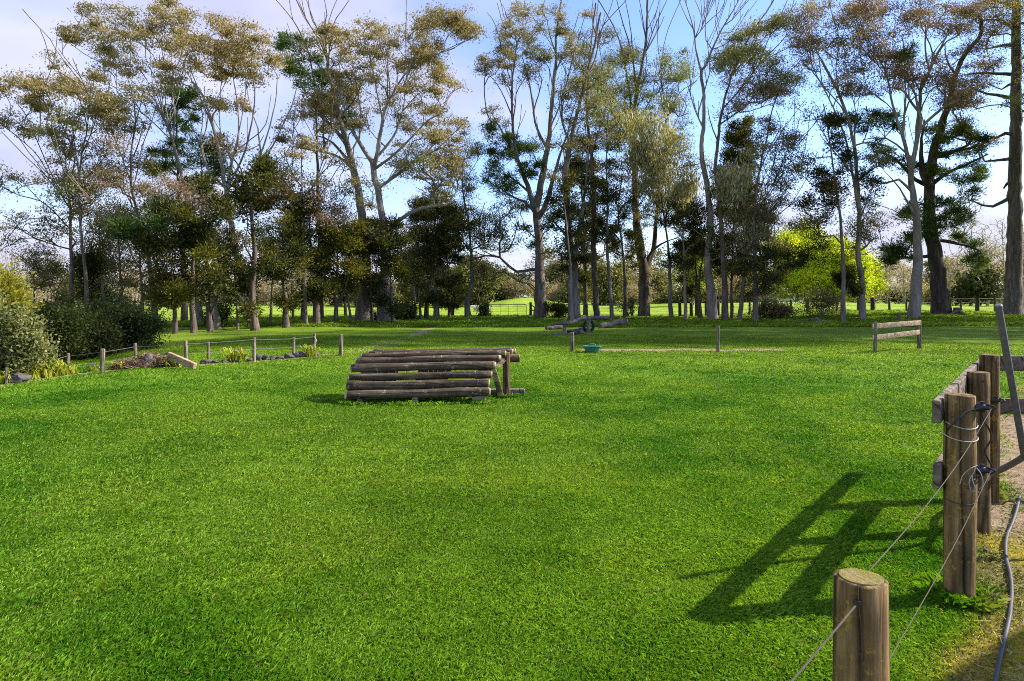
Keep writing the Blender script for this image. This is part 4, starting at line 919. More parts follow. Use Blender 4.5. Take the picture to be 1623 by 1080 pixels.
gum('pale slim-trunked eucalyptus by the yellow willows, airy side branches against the sky', 46,
    [[(1197, 512), (1198, 460), (1197, 420), (1195, 370), (1198, 310), (1206, 260), (1216, 215), (1225, 170), (1238, 140)]],
    [[(1206, 262), (1225, 225), (1238, 200), (1230, 175)], [(1198, 330), (1222, 300), (1235, 270), (1245, 250)], [(1197, 390), (1215, 362), (1240, 335), (1265, 318)], [(1196, 370), (1225, 330), (1248, 300), (1258, 280)]],
    [(1235, 230, 12, 9), (1250, 228, 10, 8), (1240, 250, 14, 10), (1225, 262, 14, 10), (1245, 275, 12, 10), (1228, 288, 14, 10), (1238, 300, 12, 10), (1222, 315, 14, 11), (1235, 325, 11, 9), (1215, 340, 14, 11), (1228, 350, 12, 9), (1210, 245, 14, 11, 'gumgreen'), (1190, 240, 16, 12, 'olive'), (1205, 215, 18, 13, 'rust'), (1222, 195, 14, 11, 'rust'),
     (1225, 398, 16, 10, 'dark'), (1240, 420, 20, 10, 'dark'), (1215, 415, 16, 12, 'dark'), (1232, 442, 18, 9, 'dark'), (1215, 440, 14, 10, 'dark'), (1205, 378, 14, 12, 'sparse'), (1195, 400, 14, 12, 'sparse'), (1165, 430, 16, 9, 'dark'), (1180, 420, 14, 9, 'dark'), (1290, 390, 16, 9, 'dark'), (1282, 408, 16, 8, 'dark')], 11, 'sparse', 'gum', depth=1.7)

evg('tall dark evergreen in the gap behind the torn-bark trunk and the brown pole trunk', 60, [[(928, 505), (928, 440), (925, 360), (922, 280), (925, 210)]], [],
    [(915, 205, 16, 12, 'olive'), (935, 220, 18, 14), (918, 245, 18, 14), (940, 262, 16, 14), (905, 270, 16, 14), (925, 290, 20, 14), (910, 315, 18, 14), (938, 322, 16, 14), (948, 345, 16, 12), (915, 345, 18, 12), (935, 375, 18, 12), (958, 385, 16, 12), (918, 402, 16, 10), (945, 412, 14, 10), (880, 380, 16, 12), (870, 330, 14, 12)], 12, 'dark', 'brown', depth=1.8, up=.2, boughs=.35)
evg('blackish evergreen in the gap between the weeping eucalyptus and the bare-topped one', 57, [[(1105, 507), (1104, 440), (1100, 380), (1098, 330)]], [],
    [(1090, 322, 18, 12), (1110, 335, 16, 14), (1085, 345, 16, 12), (1105, 362, 18, 14), (1075, 372, 16, 12), (1060, 352, 18, 12, 'olive'), (1095, 385, 16, 12), (1118, 392, 14, 12), (1040, 345, 18, 14, 'sparse'), (1010, 345, 18, 14), (1000, 372, 16, 12), (1068, 415, 16, 8), (1040, 372, 14, 10, 'sparse')], 10, 'dark', 'brown', depth=1.8, up=.2, boughs=.35)
evg('dense dark evergreen crowding behind the slim-trunked pair by the yellow willows', 53, [[(1212, 509), (1210, 440), (1200, 370), (1192, 310)]], [],
    [(1175, 300, 16, 12), (1195, 310, 18, 14, 'sparse'), (1160, 325, 18, 14), (1185, 335, 18, 14), (1210, 345, 16, 12, 'sparse'), (1165, 355, 18, 14), (1190, 365, 18, 14), (1215, 375, 16, 12), (1175, 385, 16, 12), (1200, 398, 18, 12), (1222, 405, 16, 11), (1185, 415, 16, 11), (1208, 428, 18, 10), (1235, 432, 18, 9), (1160, 410, 14, 10), (1140, 430, 14, 10), (1190, 442, 14, 9), (1232, 388, 12, 9, 'sparse')], 11, 'dark', 'brown', depth=1.8, up=.2, boughs=.35)
evg('dark evergreen behind the crook-footed tree clump, feathery against the gate gap', 54, [[(712, 505), (712, 450), (706, 390), (700, 330)]], [],
    [(700, 325, 16, 10), (680, 345, 18, 11), (715, 350, 18, 11), (660, 362, 16, 10), (698, 370, 20, 12), (728, 372, 14, 10), (670, 390, 18, 10), (710, 398, 16, 9)], 7, 'dark', 'brown', depth=1.5, up=.15)

# ---- the sparse end of the row
evg('ragged dark pine with a thin grey trunk in front of the yellow willow', 44,
    [[(1336, 511), (1337, 450), (1336, 400), (1332, 350), (1326, 300), (1318, 250), (1312, 200), (1305, 165)]], [[(1318, 255), (1295, 250), (1270, 252), (1250, 240)], [(1328, 310), (1300, 300), (1278, 285)]],
    [(1300, 180, 14, 8), (1318, 195, 16, 9), (1285, 195, 14, 8, 'sparse'), (1302, 212, 18, 9), (1275, 188, 14, 8, 'sparse'), (1325, 225, 14, 9), (1290, 232, 18, 9), (1310, 248, 18, 10), (1280, 262, 14, 8, 'sparse'), (1268, 275, 10, 8, 'sparse'), (1295, 275, 18, 10), (1318, 278, 18, 11, 'brown'), (1275, 295, 14, 9), (1300, 298, 20, 11, 'brown'), (1325, 305, 18, 12, 'brown'), (1282, 318, 18, 9), (1308, 325, 20, 11), (1330, 330, 14, 11, 'brown'), (1275, 338, 14, 8), (1295, 348, 18, 9), (1315, 352, 16, 9), (1278, 360, 14, 7, 'sparse'), (1300, 372, 16, 9, 'sparse'), (1320, 380, 12, 10, 'sparse')], 12, 'dark', 'gum', depth=1.8, up=.15, boughs=.12)
gum('lean-limbed eucalyptus with russet crown, its dark trunk near the yellow willow', 46,
    [[(1366, 509), (1366, 450), (1360, 400), (1362, 340), (1358, 280), (1353, 230), (1345, 190), (1332, 155), (1318, 125), (1302, 95)], [(1360, 330), (1352, 280), (1340, 220), (1318, 165), (1300, 130)]],
    [[(1345, 190), (1330, 165), (1300, 130), (1282, 90), (1270, 55)], [(1302, 95), (1285, 60), (1280, 20), (1278, -5)], [(1332, 155), (1325, 110), (1330, 60), (1318, 20)], [(1353, 230), (1380, 225), (1410, 235), (1430, 255)], [(1362, 350), (1378, 310), (1388, 285)], [(1358, 280), (1330, 250), (1300, 215)]],
    [(1262, 30, 14, 9), (1280, 15, 16, 10), (1270, 50, 14, 9), (1295, 30, 16, 10), (1300, 55, 16, 10), (1285, 72, 16, 10), (1312, 15, 18, 10), (1262, 70, 10, 8), (1310, 80, 18, 10), (1295, 100, 14, 9), (1325, 45, 16, 10), (1272, 95, 12, 9), (1330, 75, 16, 10), (1325, 130, 16, 9), (1345, 125, 16, 10), (1365, 135, 18, 9), (1380, 145, 14, 8), (1350, 148, 14, 8, 'sparse'), (1375, 205, 18, 10, 'pine'), (1395, 195, 16, 9, 'pine'), (1360, 190, 14, 10, 'pine'), (1385, 300, 16, 10, 'dark'), (1370, 275, 14, 10, 'dark'), (1380, 325, 14, 9, 'sparse'), (1372, 355, 12, 10, 'sparse'), (1352, 370, 14, 12, 'sparse'), (1375, 385, 14, 9, 'sparse'), (1390, 260, 12, 9, 'sparse'), (1345, 250, 14, 10, 'sparse')], 13, 'rust', 'greybark', depth=2.0, taper=.35)
gum('large smooth-stemmed eucalyptus with lichen-pale limbs, standing close beside a black pine', 46.5,
    [[(1449, 506), (1452, 450), (1455, 400), (1453, 345), (1446, 300), (1444, 265), (1452, 225), (1456, 180), (1461, 140), (1465, 120)], [(1446, 290), (1440, 255), (1432, 220), (1420, 185), (1412, 150), (1405, 120), (1390, 85)], [(1462, 140), (1478, 95), (1474, 70), (1460, 40), (1452, 5)]],
    [[(1476, 90), (1490, 70), (1510, 45), (1525, 10)], [(1405, 120), (1380, 90), (1355, 70), (1340, 55)], [(1412, 150), (1420, 110), (1415, 70), (1420, 30)], [(1448, 300), (1425, 285), (1400, 292), (1382, 288)], [(1440, 250), (1415, 225), (1392, 218), (1368, 222)], [(1461, 140), (1440, 105), (1430, 60)], [(1478, 92), (1500, 105), (1520, 95), (1540, 60)], [(1456, 180), (1470, 150), (1492, 130)], [(1420, 185), (1395, 155), (1370, 145)], [(1450, 340), (1430, 305), (1415, 285)]],
    [(1345, 65, 16, 9), (1360, 50, 16, 9, 'pine'), (1375, 65, 18, 10), (1395, 55, 18, 10), (1355, 85, 14, 8), (1385, 85, 18, 10), (1410, 75, 16, 10), (1430, 60, 16, 9), (1420, 95, 18, 11), (1440, 85, 18, 10, 'pine'), (1400, 105, 16, 9), (1445, 110, 20, 11), (1425, 120, 16, 9), (1470, 105, 18, 11), (1490, 115, 18, 10), (1505, 130, 16, 9), (1485, 135, 18, 9), (1465, 130, 14, 9), (1405, 20, 18, 9), (1430, 12, 18, 9), (1455, 20, 16, 9), (1480, 15, 16, 9), (1385, 15, 16, 9), (1360, 18, 14, 8), (1340, 25, 14, 8), (1500, 35, 14, 9), (1515, 55, 14, 8), (1520, 20, 14, 8), (1445, 40, 14, 8), (1505, 90, 14, 8, 'sparse'), (1368, 105, 14, 9, 'sparse'), (1530, 165, 14, 8), (1515, 150, 14, 8)], 23, 'rust', 'gum_pale', depth=2.2, taper=.25, forks=40, tint=(1.1, 1, .9))
evg('black-barked pine with a thick leaning trunk and dark needle shelves above the timber struts', 50.5,
    [[(1492, 502), (1488, 450), (1483, 405), (1476, 370), (1472, 330), (1474, 285), (1480, 240), (1492, 200), (1505, 165), (1515, 120), (1530, 85), (1555, 55), (1552, 25)], [(1474, 300), (1462, 270), (1460, 230), (1466, 190)]],
    [[(1474, 300), (1450, 285), (1430, 262), (1405, 245), (1385, 240)], [(1480, 250), (1510, 240), (1540, 235), (1558, 228)], [(1484, 405), (1460, 408), (1435, 410)], [(1478, 380), (1510, 385), (1540, 392), (1555, 400)], [(1474, 290), (1500, 275), (1530, 262), (1565, 245)], [(1515, 120), (1500, 95), (1498, 70)]],
    [(1440, 330, 18, 9), (1462, 328, 20, 10), (1488, 330, 22, 10), (1512, 328, 18, 10), (1528, 312, 14, 8), (1450, 345, 18, 9), (1478, 348, 22, 10), (1505, 346, 20, 9), (1528, 338, 12, 8), (1490, 362, 20, 8), (1470, 366, 16, 7), (1430, 388, 18, 8), (1415, 400, 16, 8), (1435, 405, 16, 7), (1412, 416, 12, 6), (1438, 375, 14, 7, 'pinelight'), (1525, 382, 16, 7), (1545, 388, 14, 6), (1540, 405, 13, 6), (1552, 418, 8, 5, 'pinelight'),
     (1520, 285, 18, 9), (1500, 272, 18, 9, 'pinelight'), (1540, 262, 16, 8), (1555, 282, 11, 6, 'pinelight'), (1530, 240, 18, 9), (1548, 222, 14, 8), (1512, 215, 20, 10, 'pinelight'), (1495, 200, 20, 11, 'pinelight'), (1525, 198, 16, 9, 'pinelight'), (1478, 218, 18, 11, 'pinelight'), (1490, 240, 18, 10, 'pinelight'), (1545, 300, 12, 7), (1400, 238, 18, 7), (1385, 228, 14, 6), (1420, 255, 16, 7, 'brown'), (1440, 268, 16, 8), (1408, 190, 16, 8), (1390, 180, 14, 7), (1372, 318, 9, 7), (1395, 345, 12, 7, 'sparse'), (1510, 175, 16, 9, 'rust'), (1530, 190, 12, 8, 'rust')], 34, 'pine', 'pine', depth=2.2, taper=.2, up=.1)
pine = evg('tall ramrod pine trunk studded with cones on bare side branches, last of the row', 50.5,
    [[(1606, 502), (1606, 440), (1608, 380), (1608, 300), (1610, 200), (1611, 110), (1611, 40), (1611, -40), (1612, -110), (1612, -165)]],
    [[(1610, 40), (1590, 34), (1570, 30), (1548, 36)], [(1610, 118), (1580, 117), (1550, 116), (1528, 120)], [(1610, 155), (1585, 152), (1560, 148), (1540, 140)], [(1609, 215), (1590, 212), (1575, 220), (1562, 214)], [(1608, 250), (1585, 254), (1560, 256)], [(1608, 308), (1590, 320), (1572, 328), (1555, 325), (1540, 318)],
     [(1610, 75), (1588, 72), (1565, 78)], [(1610, 10), (1590, 4), (1570, 2), (1545, 8)], [(1611, 45), (1620, 35), (1632, 38)], [(1610, 90), (1622, 92), (1634, 88)], [(1609, 180), (1620, 176), (1632, 178)], [(1608, 285), (1600, 288), (1590, 300)], [(1610, 130), (1598, 135), (1588, 142)]],
    [(1612, -170, 12, 10, 'pine'), (1600, -150, 18, 9, 'pine'), (1626, -140, 18, 9, 'pine'), (1590, -120, 22, 9, 'pine'), (1634, -112, 22, 9, 'pine'), (1612, -125, 18, 9, 'pine'), (1582, -88, 22, 9, 'pine'), (1640, -80, 24, 9, 'pine'), (1608, -90, 20, 9, 'pine'), (1585, -50, 24, 8, 'pine'), (1642, -45, 24, 8, 'pine'), (1590, 8, 18, 7), (1565, 10, 16, 8), (1545, 28, 16, 9), (1572, 30, 16, 7), (1548, 52, 14, 8), (1565, 62, 14, 8), (1532, 18, 12, 8), (1580, 48, 12, 7), (1540, 78, 14, 8), (1562, 88, 14, 8), (1575, 108, 12, 6), (1545, 105, 14, 7), (1555, 132, 12, 6), (1618, 8, 12, 8), (1560, 222, 8, 5), (1548, 170, 10, 6), (1530, 150, 10, 6)], 31, 'rust', 'pinegrey', depth=1.6, taper=.42, up=.1, flare=.3)

# ---- more of the row, past the edge of the frame; its shade lies across the grass
for k, (X, Y, H, lab) in enumerate([(36, 36, 36, 'bushy eucalyptus shading the grass beside the two-rail stand'), (41.5, 34.5, 36, 'tall eucalyptus beyond the yard, its shade on the mown grass'), (38.5, 41, 34, 'rounded eucalyptus at the corner of the paddock'),
                                   (47, 39, 32, 'broad eucalyptus set back from the paddock corner'), (44, 46, 29, 'tall eucalyptus behind the last pine'), (54, 42, 32, 'wide-crowned eucalyptus well past the last pine'), (58, 49, 30, 'outermost tall eucalyptus past the last pine'), (40, 47, 24, 'shorter eucalyptus next to the last pine'), (32.5, 33, 36, 'very tall eucalyptus standing alone at the edge of the mown grass'), (35.5, 38.5, 35, 'very tall eucalyptus just past the cone-studded pine')]):
    xx = X / Y * F + 811.5; sc = F / Y
    def q(dx, h): return (xx + dx * sc, HY - (h - CZ) * sc)
    cl = []
    for i in range(30):
        a = rng.random() * 6.28; rr = (.25 + .75 * rng.random()) * (2.4 + H * .07)
        hh = H * (.2 + .8 * rng.random() ** .8)
        p = q(math.cos(a) * rr, hh); cl.append((p[0], p[1], 2.0 * sc, 1.15 * sc))
    gum(lab, Y, [[q(0, 0), q(.2, H * .3), q(-.3, H * .6), q(.1, H * .9)]], [], cl, .55 * sc, 'gumgreen', 'gum', depth=3.5, dens=.55, forks=0)
# ------------------------------------------------------------------ beyond the row: willows, thickets, hedge
def auto_clumps(x, y, rx, ry, n, cr, sp=None, shell=.6):
    out = []
    for _ in range(n):
        u = rand_unit(1)[0] * (shell + (1 - shell) * rng.random())
        c = (x + u[0] * rx, y + u[1] * ry, cr * (1.1 + .5 * rng.random()), cr * (.7 + .4 * rng.random()))
        out.append(c + ((sp,) if sp else ()))
    return out

def fartree(name, label, d, x, top, base_y, rx, w, sp, bark, n=16, cr=None, group='trees beyond the paddock', **k):
    b = on_ground(x, d); yb = HY - (b[2] - CZ) * F / d
    cy, ry = (top + base_y) / 2, (base_y - top) / 2
    cr = cr or max(6, min(rx, ry) * .42)
    cl = auto_clumps(x, cy, rx - cr * .6, ry - cr * .4, n, cr)
    return tree(name, label, 'tree', group, d, [[(x, yb), (x + rx * .05, lerp(yb, cy, .5)), (x, cy), (x - rx * .05, top + ry * .4)]], [], cl, w, sp, bark, depth=rx / F * d * .6, **k)

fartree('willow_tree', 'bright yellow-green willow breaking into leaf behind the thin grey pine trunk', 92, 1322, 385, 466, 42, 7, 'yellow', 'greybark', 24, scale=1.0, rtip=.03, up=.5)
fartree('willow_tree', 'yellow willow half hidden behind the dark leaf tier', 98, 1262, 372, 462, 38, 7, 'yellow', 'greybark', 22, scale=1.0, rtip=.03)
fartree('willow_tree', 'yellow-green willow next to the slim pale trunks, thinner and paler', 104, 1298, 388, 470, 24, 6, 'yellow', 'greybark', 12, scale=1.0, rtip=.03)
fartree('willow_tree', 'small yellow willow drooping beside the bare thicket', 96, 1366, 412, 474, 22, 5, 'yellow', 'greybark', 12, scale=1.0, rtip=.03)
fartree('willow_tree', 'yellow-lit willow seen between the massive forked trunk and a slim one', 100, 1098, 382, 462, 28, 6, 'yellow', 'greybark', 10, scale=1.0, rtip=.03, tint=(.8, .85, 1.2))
fartree('broadleaf_tree', 'rounded olive-green tree across the paddock behind the crook-footed thin tree', 120, 748, 412, 478, 40, 8, 'faroak', 'brown', 34)
fartree('broadleaf_tree', 'tawny-olive tree across the paddock, close to the stem ringed with dark growth', 125, 668, 408, 478, 30, 7, 'faroak', 'brown', 24, tint=(1.15, 1, .8))
fartree('broadleaf_tree', 'low dark tree against the sky under the drooping limb', 130, 795, 434, 478, 20, 6, 'fardark', 'brown', 14)
fartree('broadleaf_tree', 'small hazy green tree between the bent black stem and the olive one', 135, 708, 425, 478, 26, 6, 'faroak', 'brown', 16)
for x, top, rx, lab, d in [(1540, 300, 34, 'tall bare deciduous tree beside the cone-studded pine', 92), (1590, 330, 26, 'bare deciduous tree tucked behind the cone-studded pine', 98), (1405, 398, 26, 'tangled bare tree next to the yellow willows', 96), (1565, 360, 26, 'shorter bare tree rising over the spiky conifer', 88),
                      (1432, 405, 22, 'bare tree behind the lichen-pale eucalyptus', 100), (1622, 335, 18, 'bare tree cut by the edge of the photo', 95), (1518, 390, 18, 'small bare tree beside the black pine trunk', 90)]:
    fartree('bare_tree', lab, d, x, top, 478, rx, 6, 'bare', 'greybark', 20, group='leafless trees beyond the paddock', rtip=.035, dens=1.0, up=.9)
for x, top, rx, lab, d in [(20, 388, 34, 'pinkish bare tree on the rise behind the yellow shrub', 105), (75, 400, 28, 'bare tree behind the reddish eucalyptus trunk', 110), (178, 398, 26, 'bare tree between the dark-stemmed eucalyptus and the pine boughs', 112), (215, 405, 24, 'bare tree under the low pale dead branch', 108)]:
    fartree('bare_tree', lab, d, x, top, 478, rx, 6, 'bare', 'greybark', 18, group='leafless trees beyond the paddock', rtip=.035, up=.9, tint=(1.1, .95, .85))
# small trees standing just over the shrubs
tree('slender_tree', 'small brown-stemmed tree with one bent bare branch, above the pale shrub', 'tree', BARE, 44, [[(54, 500), (54, 470), (54, 440), (52, 425)]], [[(53, 428), (42, 415), (30, 405), (24, 400)], [(53, 430), (62, 415), (70, 408)]], [(50, 415, 14, 8), (68, 425, 16, 9), (40, 425, 12, 8), (78, 438, 12, 8), (62, 402, 14, 7)], 7, 'sparse', 'brown', depth=1)
tree('slender_tree', 'twiggy small dark tree between two reddish trunks', 'tree', BARE, 46, [[(87, 500), (88, 470), (92, 455)]], [[(88, 475), (80, 455), (72, 440)], [(91, 460), (102, 440), (104, 425)]], [(80, 440, 10, 7), (98, 432, 10, 8), (104, 448, 9, 7), (72, 448, 9, 6), (90, 420, 9, 6)], 4, 'sparse', 'pine', depth=1)
for x, d, lab, w in [(190, 42, 'grey slim trunk over the dark shrubs beside the dark-stemmed eucalyptus', 8), (222, 41, 'grey forked slim trunk beside the pine boughs', 8), (160, 43, 'dark thin trunk swathed in leaves over the shrubs', 7)]:
    tree('slender_tree', lab, 'tree', BARE, d, [[(x + 5, 520), (x + 3, 470), (x, 420), (x - 3, 370), (x - 2, 330)]], [[(x, 430), (x - 14, 405), (x - 20, 380)], [(x, 400), (x + 12, 375), (x + 18, 350)]],
         [(x - 10, 365, 18, 12), (x + 10, 345, 18, 12), (x - 5, 395, 20, 12), (x + 14, 385, 16, 12), (x - 14, 425, 14, 12, 'dark' if x < 170 else 'sparse'), (x - 8, 450, 16, 13, 'dark' if x < 170 else 'sparse')], w, 'sparse', 'gum', depth=1.2)
evg('dark low evergreen rising straight out of the shrubs', 44, [[(146, 515), (146, 480), (148, 440), (146, 400)]], [], [(146, 405, 18, 12), (135, 420, 18, 12), (158, 425, 18, 12), (145, 440, 22, 13), (130, 452, 16, 12), (162, 455, 16, 12), (146, 468, 22, 12)], 8, 'dark', 'brown', depth=1.2, up=.2)

# one far wood: hedge and thickets that read as a single mass
WV, WQ, WC, WT, WTQ, o1, o2 = [], [], [], [], [], 0, 0
def wood(x, d, top, base, rx, sp, n, tint=(1, 1, 1), rtip=.04):
    global o1, o2
    b = on_ground(x, d); yb = HY - (b[2] - CZ) * F / d
    cy, ry = (top + base) / 2, (base - top) / 2
    cr = max(5, ry * .45)
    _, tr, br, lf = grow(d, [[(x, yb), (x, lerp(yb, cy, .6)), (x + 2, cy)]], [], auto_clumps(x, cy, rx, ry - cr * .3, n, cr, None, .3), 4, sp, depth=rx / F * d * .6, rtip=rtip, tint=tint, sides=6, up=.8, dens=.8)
    WV.append(lf[0]); WQ.append(lf[1] + o1); WC.append(lf[2]); o1 += len(lf[0])
    for q in (tr, br):
        WT.append(q[0]); WTQ.append(q[1] + o2); o2 += len(q[0])
for i in range(46):                      # thin beige and olive hedge all the way along
    x = -160 + i * 43 + rng.random() * 20
    if 775 < x < 845: continue
    right = x > 1370
    top = (420 if x < 260 else 436 if x < 860 else 408 if x < 1230 else 408) + rng.random() * 16 + (-8 if right else 0)
    sp = ['farbeige', 'farbeige', 'faroak', 'farbeige'][i % 4] if (x > 850 or x < 260) else ['faroak', 'fardark', 'faroak'][i % 3]
    wood(x, 132 + rng.random() * 26, top, 480, 26, sp, 8, (1, .96, .95) if x < 260 else (1, 1, 1))
for x, top, sp in [(430, 425, 'farbeige'), (360, 420, 'farbeige'), (300, 428, 'farbeige'), (480, 432, 'farbeige'), (540, 436, 'faroak'), (590, 438, 'faroak'), (880, 400, 'faroak'), (925, 395, 'farbeige'), (960, 405, 'faroak'), (1000, 398, 'farbeige'), (1040, 405, 'faroak'), (1140, 410, 'farbeige'), (1185, 415, 'faroak')]:
    wood(x, 120 + rng.random() * 10, top, 476, 26, sp, 9)
for k in range(52):                      # scrubby hedge foot joining them up
    x = -140 + k * 37 + rng.random() * 22
    if 770 < x < 850: continue
    wood(x, 116 + rng.random() * 12, 450 + rng.random() * 12, 482, 24, ['faroak', 'farbeige', 'fardark', 'farbeige'][k % 4], 6, (1, .97, .95))
for k in range(16):                      # low bank of scrub closing the far edge
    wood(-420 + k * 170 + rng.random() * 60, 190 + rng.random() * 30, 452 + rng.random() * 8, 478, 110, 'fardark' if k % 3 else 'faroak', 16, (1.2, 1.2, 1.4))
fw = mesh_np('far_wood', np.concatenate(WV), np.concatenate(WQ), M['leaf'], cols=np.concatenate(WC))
tag(fw, 'far belt of thin beige and olive trees closing the paddock', 'woodland', None, 'stuff')
mesh_np('twigs', np.concatenate(WT), np.concatenate(WTQ), M['greybark'], fw, smooth=True)

# ---- shrubs
def shrub(name, label, d, x, y, rx, ry, sp, n, bark='brown', group=None, cr=None, **k):
    base = on_ground(x, d)
    yb = HY - (base[2] - CZ) * F / d
    cr = cr or min(rx, ry) * .42
    cl = auto_clumps(x, y, rx - cr * .8, ry - cr * .5, n, cr, None, .55)
    return tree(name, label, 'shrub', group, d, [[(x, yb), (x, lerp(yb, y, .5)), (x, y)]], [], cl, max(3, rx * .08), sp, bark, crown='foliage', depth=rx / F * d * .75, up=.4, rtip=.008, **k)
shrub('leafy_shrub', 'large pale green shrub overhanging the low fence at the edge of the lawn', 15.0, 12, 546, 50, 60, 'bush', 34, cr=14)
shrub('leafy_shrub', 'yellow-gold conifer shrub behind the pale green shrub', 19.5, -2, 470, 20, 42, 'bushyel', 16)
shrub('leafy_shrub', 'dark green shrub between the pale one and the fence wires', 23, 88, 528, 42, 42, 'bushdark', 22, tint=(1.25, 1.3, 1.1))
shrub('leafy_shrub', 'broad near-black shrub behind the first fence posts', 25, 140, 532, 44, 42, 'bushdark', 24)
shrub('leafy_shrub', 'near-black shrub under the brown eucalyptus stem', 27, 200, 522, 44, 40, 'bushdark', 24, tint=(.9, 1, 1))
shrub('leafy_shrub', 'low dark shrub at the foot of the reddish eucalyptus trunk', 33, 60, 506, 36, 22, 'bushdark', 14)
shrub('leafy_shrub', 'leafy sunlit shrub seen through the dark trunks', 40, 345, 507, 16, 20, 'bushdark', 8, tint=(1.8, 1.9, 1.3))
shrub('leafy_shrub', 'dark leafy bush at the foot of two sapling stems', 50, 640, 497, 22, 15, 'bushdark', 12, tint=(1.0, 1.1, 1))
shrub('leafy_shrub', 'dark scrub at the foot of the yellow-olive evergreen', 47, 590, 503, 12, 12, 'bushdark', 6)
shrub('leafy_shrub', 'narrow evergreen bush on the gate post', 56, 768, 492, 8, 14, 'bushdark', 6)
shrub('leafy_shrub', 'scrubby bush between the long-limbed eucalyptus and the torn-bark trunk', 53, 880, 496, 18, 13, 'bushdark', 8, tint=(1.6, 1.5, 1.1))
tree('twiggy_shrub', 'many-stemmed twiggy bush on the back fence', 'shrub', None, 50, [[(1302, 510), (1302, 495), (1304, 470)]], [[(1302, 505), (1290, 485), (1282, 468)], [(1302, 505), (1314, 485), (1322, 470)], [(1302, 505), (1296, 480), (1294, 462)], [(1302, 505), (1308, 480), (1310, 460)]],
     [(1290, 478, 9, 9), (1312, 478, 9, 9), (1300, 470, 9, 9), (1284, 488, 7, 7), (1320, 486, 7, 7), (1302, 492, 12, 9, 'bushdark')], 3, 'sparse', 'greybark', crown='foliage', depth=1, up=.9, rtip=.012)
shrub('twiggy_shrub', 'small twiggy bush between two slim fence battens', 50, 1214, 492, 7, 14, 'sparse', 5, 'greybark')
shrub('twiggy_shrub', 'low reddish twiggy bush on the back fence', 50, 1236, 500, 9, 8, 'rust', 5, 'greybark')
tree('young_conifer', 'spiky dark young conifer past the black pine trunk', 'tree', 'trees beyond the paddock', 82, [[(1552, 482), (1552, 450), (1552, 420)]],
     [[(1552, 470), (1535, 455), (1520, 446)], [(1552, 470), (1570, 455), (1584, 446)], [(1552, 462), (1538, 445), (1528, 432)], [(1552, 462), (1566, 445), (1576, 430)]],
     [(1540, 462, 16, 8), (1564, 462, 16, 8), (1552, 450, 14, 9), (1535, 448, 10, 6), (1570, 446, 10, 6), (1552, 432, 8, 8), (1525, 465, 10, 6), (1580, 465, 12, 6)], 5, 'fardark', 'brown', depth=1.2, up=.9)
shrub('pampas_clump', 'tawny pampas clump on the bank across the paddock', 122, 812, 455, 12, 12, 'farbeige', 8)
shrub('pampas_clump', 'wider tawny pampas clump on the bank, touching the long-limbed trunk', 120, 838, 457, 16, 12, 'farbeige', 8)
# ------------------------------------------------------------------ the log jump
def Z(x, y): return float(gz(x, y))
jump = tag(empty('log_jump', (-1.6, 11.8, 0)), 'sloping cross-country jump of stacked dark logs on the lawn', 'horse jump')
#            left px,  y,   right px, y,  depth left, right, radius
LOGS = [(548, 627.5, 776, 621, 11.35, 11.45, .077), (550, 612.5, 775, 607.5, 11.47, 11.55, .076), (552, 598.5, 779, 593.5, 11.58, 11.66, .060), (557, 583.5, 785, 579, 11.74, 11.8, .072),
        (565, 573.2, 793, 568, 11.92, 11.98, .064), (572, 565.6, 801, 560.8, 12.10, 12.16, .066), (585, 561.5, 812, 558.2, 12.28, 12.34, .062), (592, 559.3, 816, 556.8, 12.46, 12.5, .06)]
LP = []
for i, (xa, ya, xb, yb, da, db, r) in enumerate(LOGS):
    a, b = px(xa, ya, da), px(xb, yb, db)
    LP.append((a, b, r))
    mb = MB()
    pts = seg(a, b, 16)
    pts = [p + np.array([0, (rng.random() - .5) * .012, math.sin(k * .55 + i) * .0035]) for k, p in enumerate(pts)]
    rr = [r * (1 + .06 * math.sin(k * .7 + i * 2) + (rng.random() - .5) * .05) for k in range(16)]
    mb.tube(pts, rr, 16, True, .05, .012, seed=i + 5)
    o = mb.build('log', M['log'], jump, angle=50)
    mb = MB()
    u = (b - a) / np.linalg.norm(b - a)
    mb.tube([b - u * .028, b + u * .016], [r * 1.03, r * .70], 14, True, .05, seed=i + 50)
    mb.build('end_grain', M['endgrain'], o)
    mb = MB(); mb.tube([a + u * .02, a - u * .014], [r * 1.02, r * .74], 14, True, .05, seed=i + 60)
    mb.build('end_grain', M['endgrain'], o)
# sloped bearers the logs are nailed to, feet under them
for fx in (.10, .48, .90):
    path = []
    for (a, b, r) in LP:
        p = lerp(a, b, fx); path.append(p + np.array([0, .062, -.055]))
    mb = MB()
    for k in range(len(path) - 1):
        v = path[k + 1] - path[k]; ln = np.linalg.norm(v); v = v / ln
        nrm = np.cross([1, 0, 0], v)
        mb.box((path[k] + path[k + 1]) / 2 + nrm * -.03 + np.array([.003 * (k % 2), 0, 0]), np.array([.04, 0, 0]), v * (ln / 2 + .02), nrm * .045, .006)
    f0 = path[0]
    mb.build('bearer', M['board'], jump)
    mb = MB()
    mb.box([f0[0], f0[1] + .10, .055], [.045, 0, 0], [0, .22, 0], [0, 0, .065], .01)
    mb.build('foot', M['board'], jump)
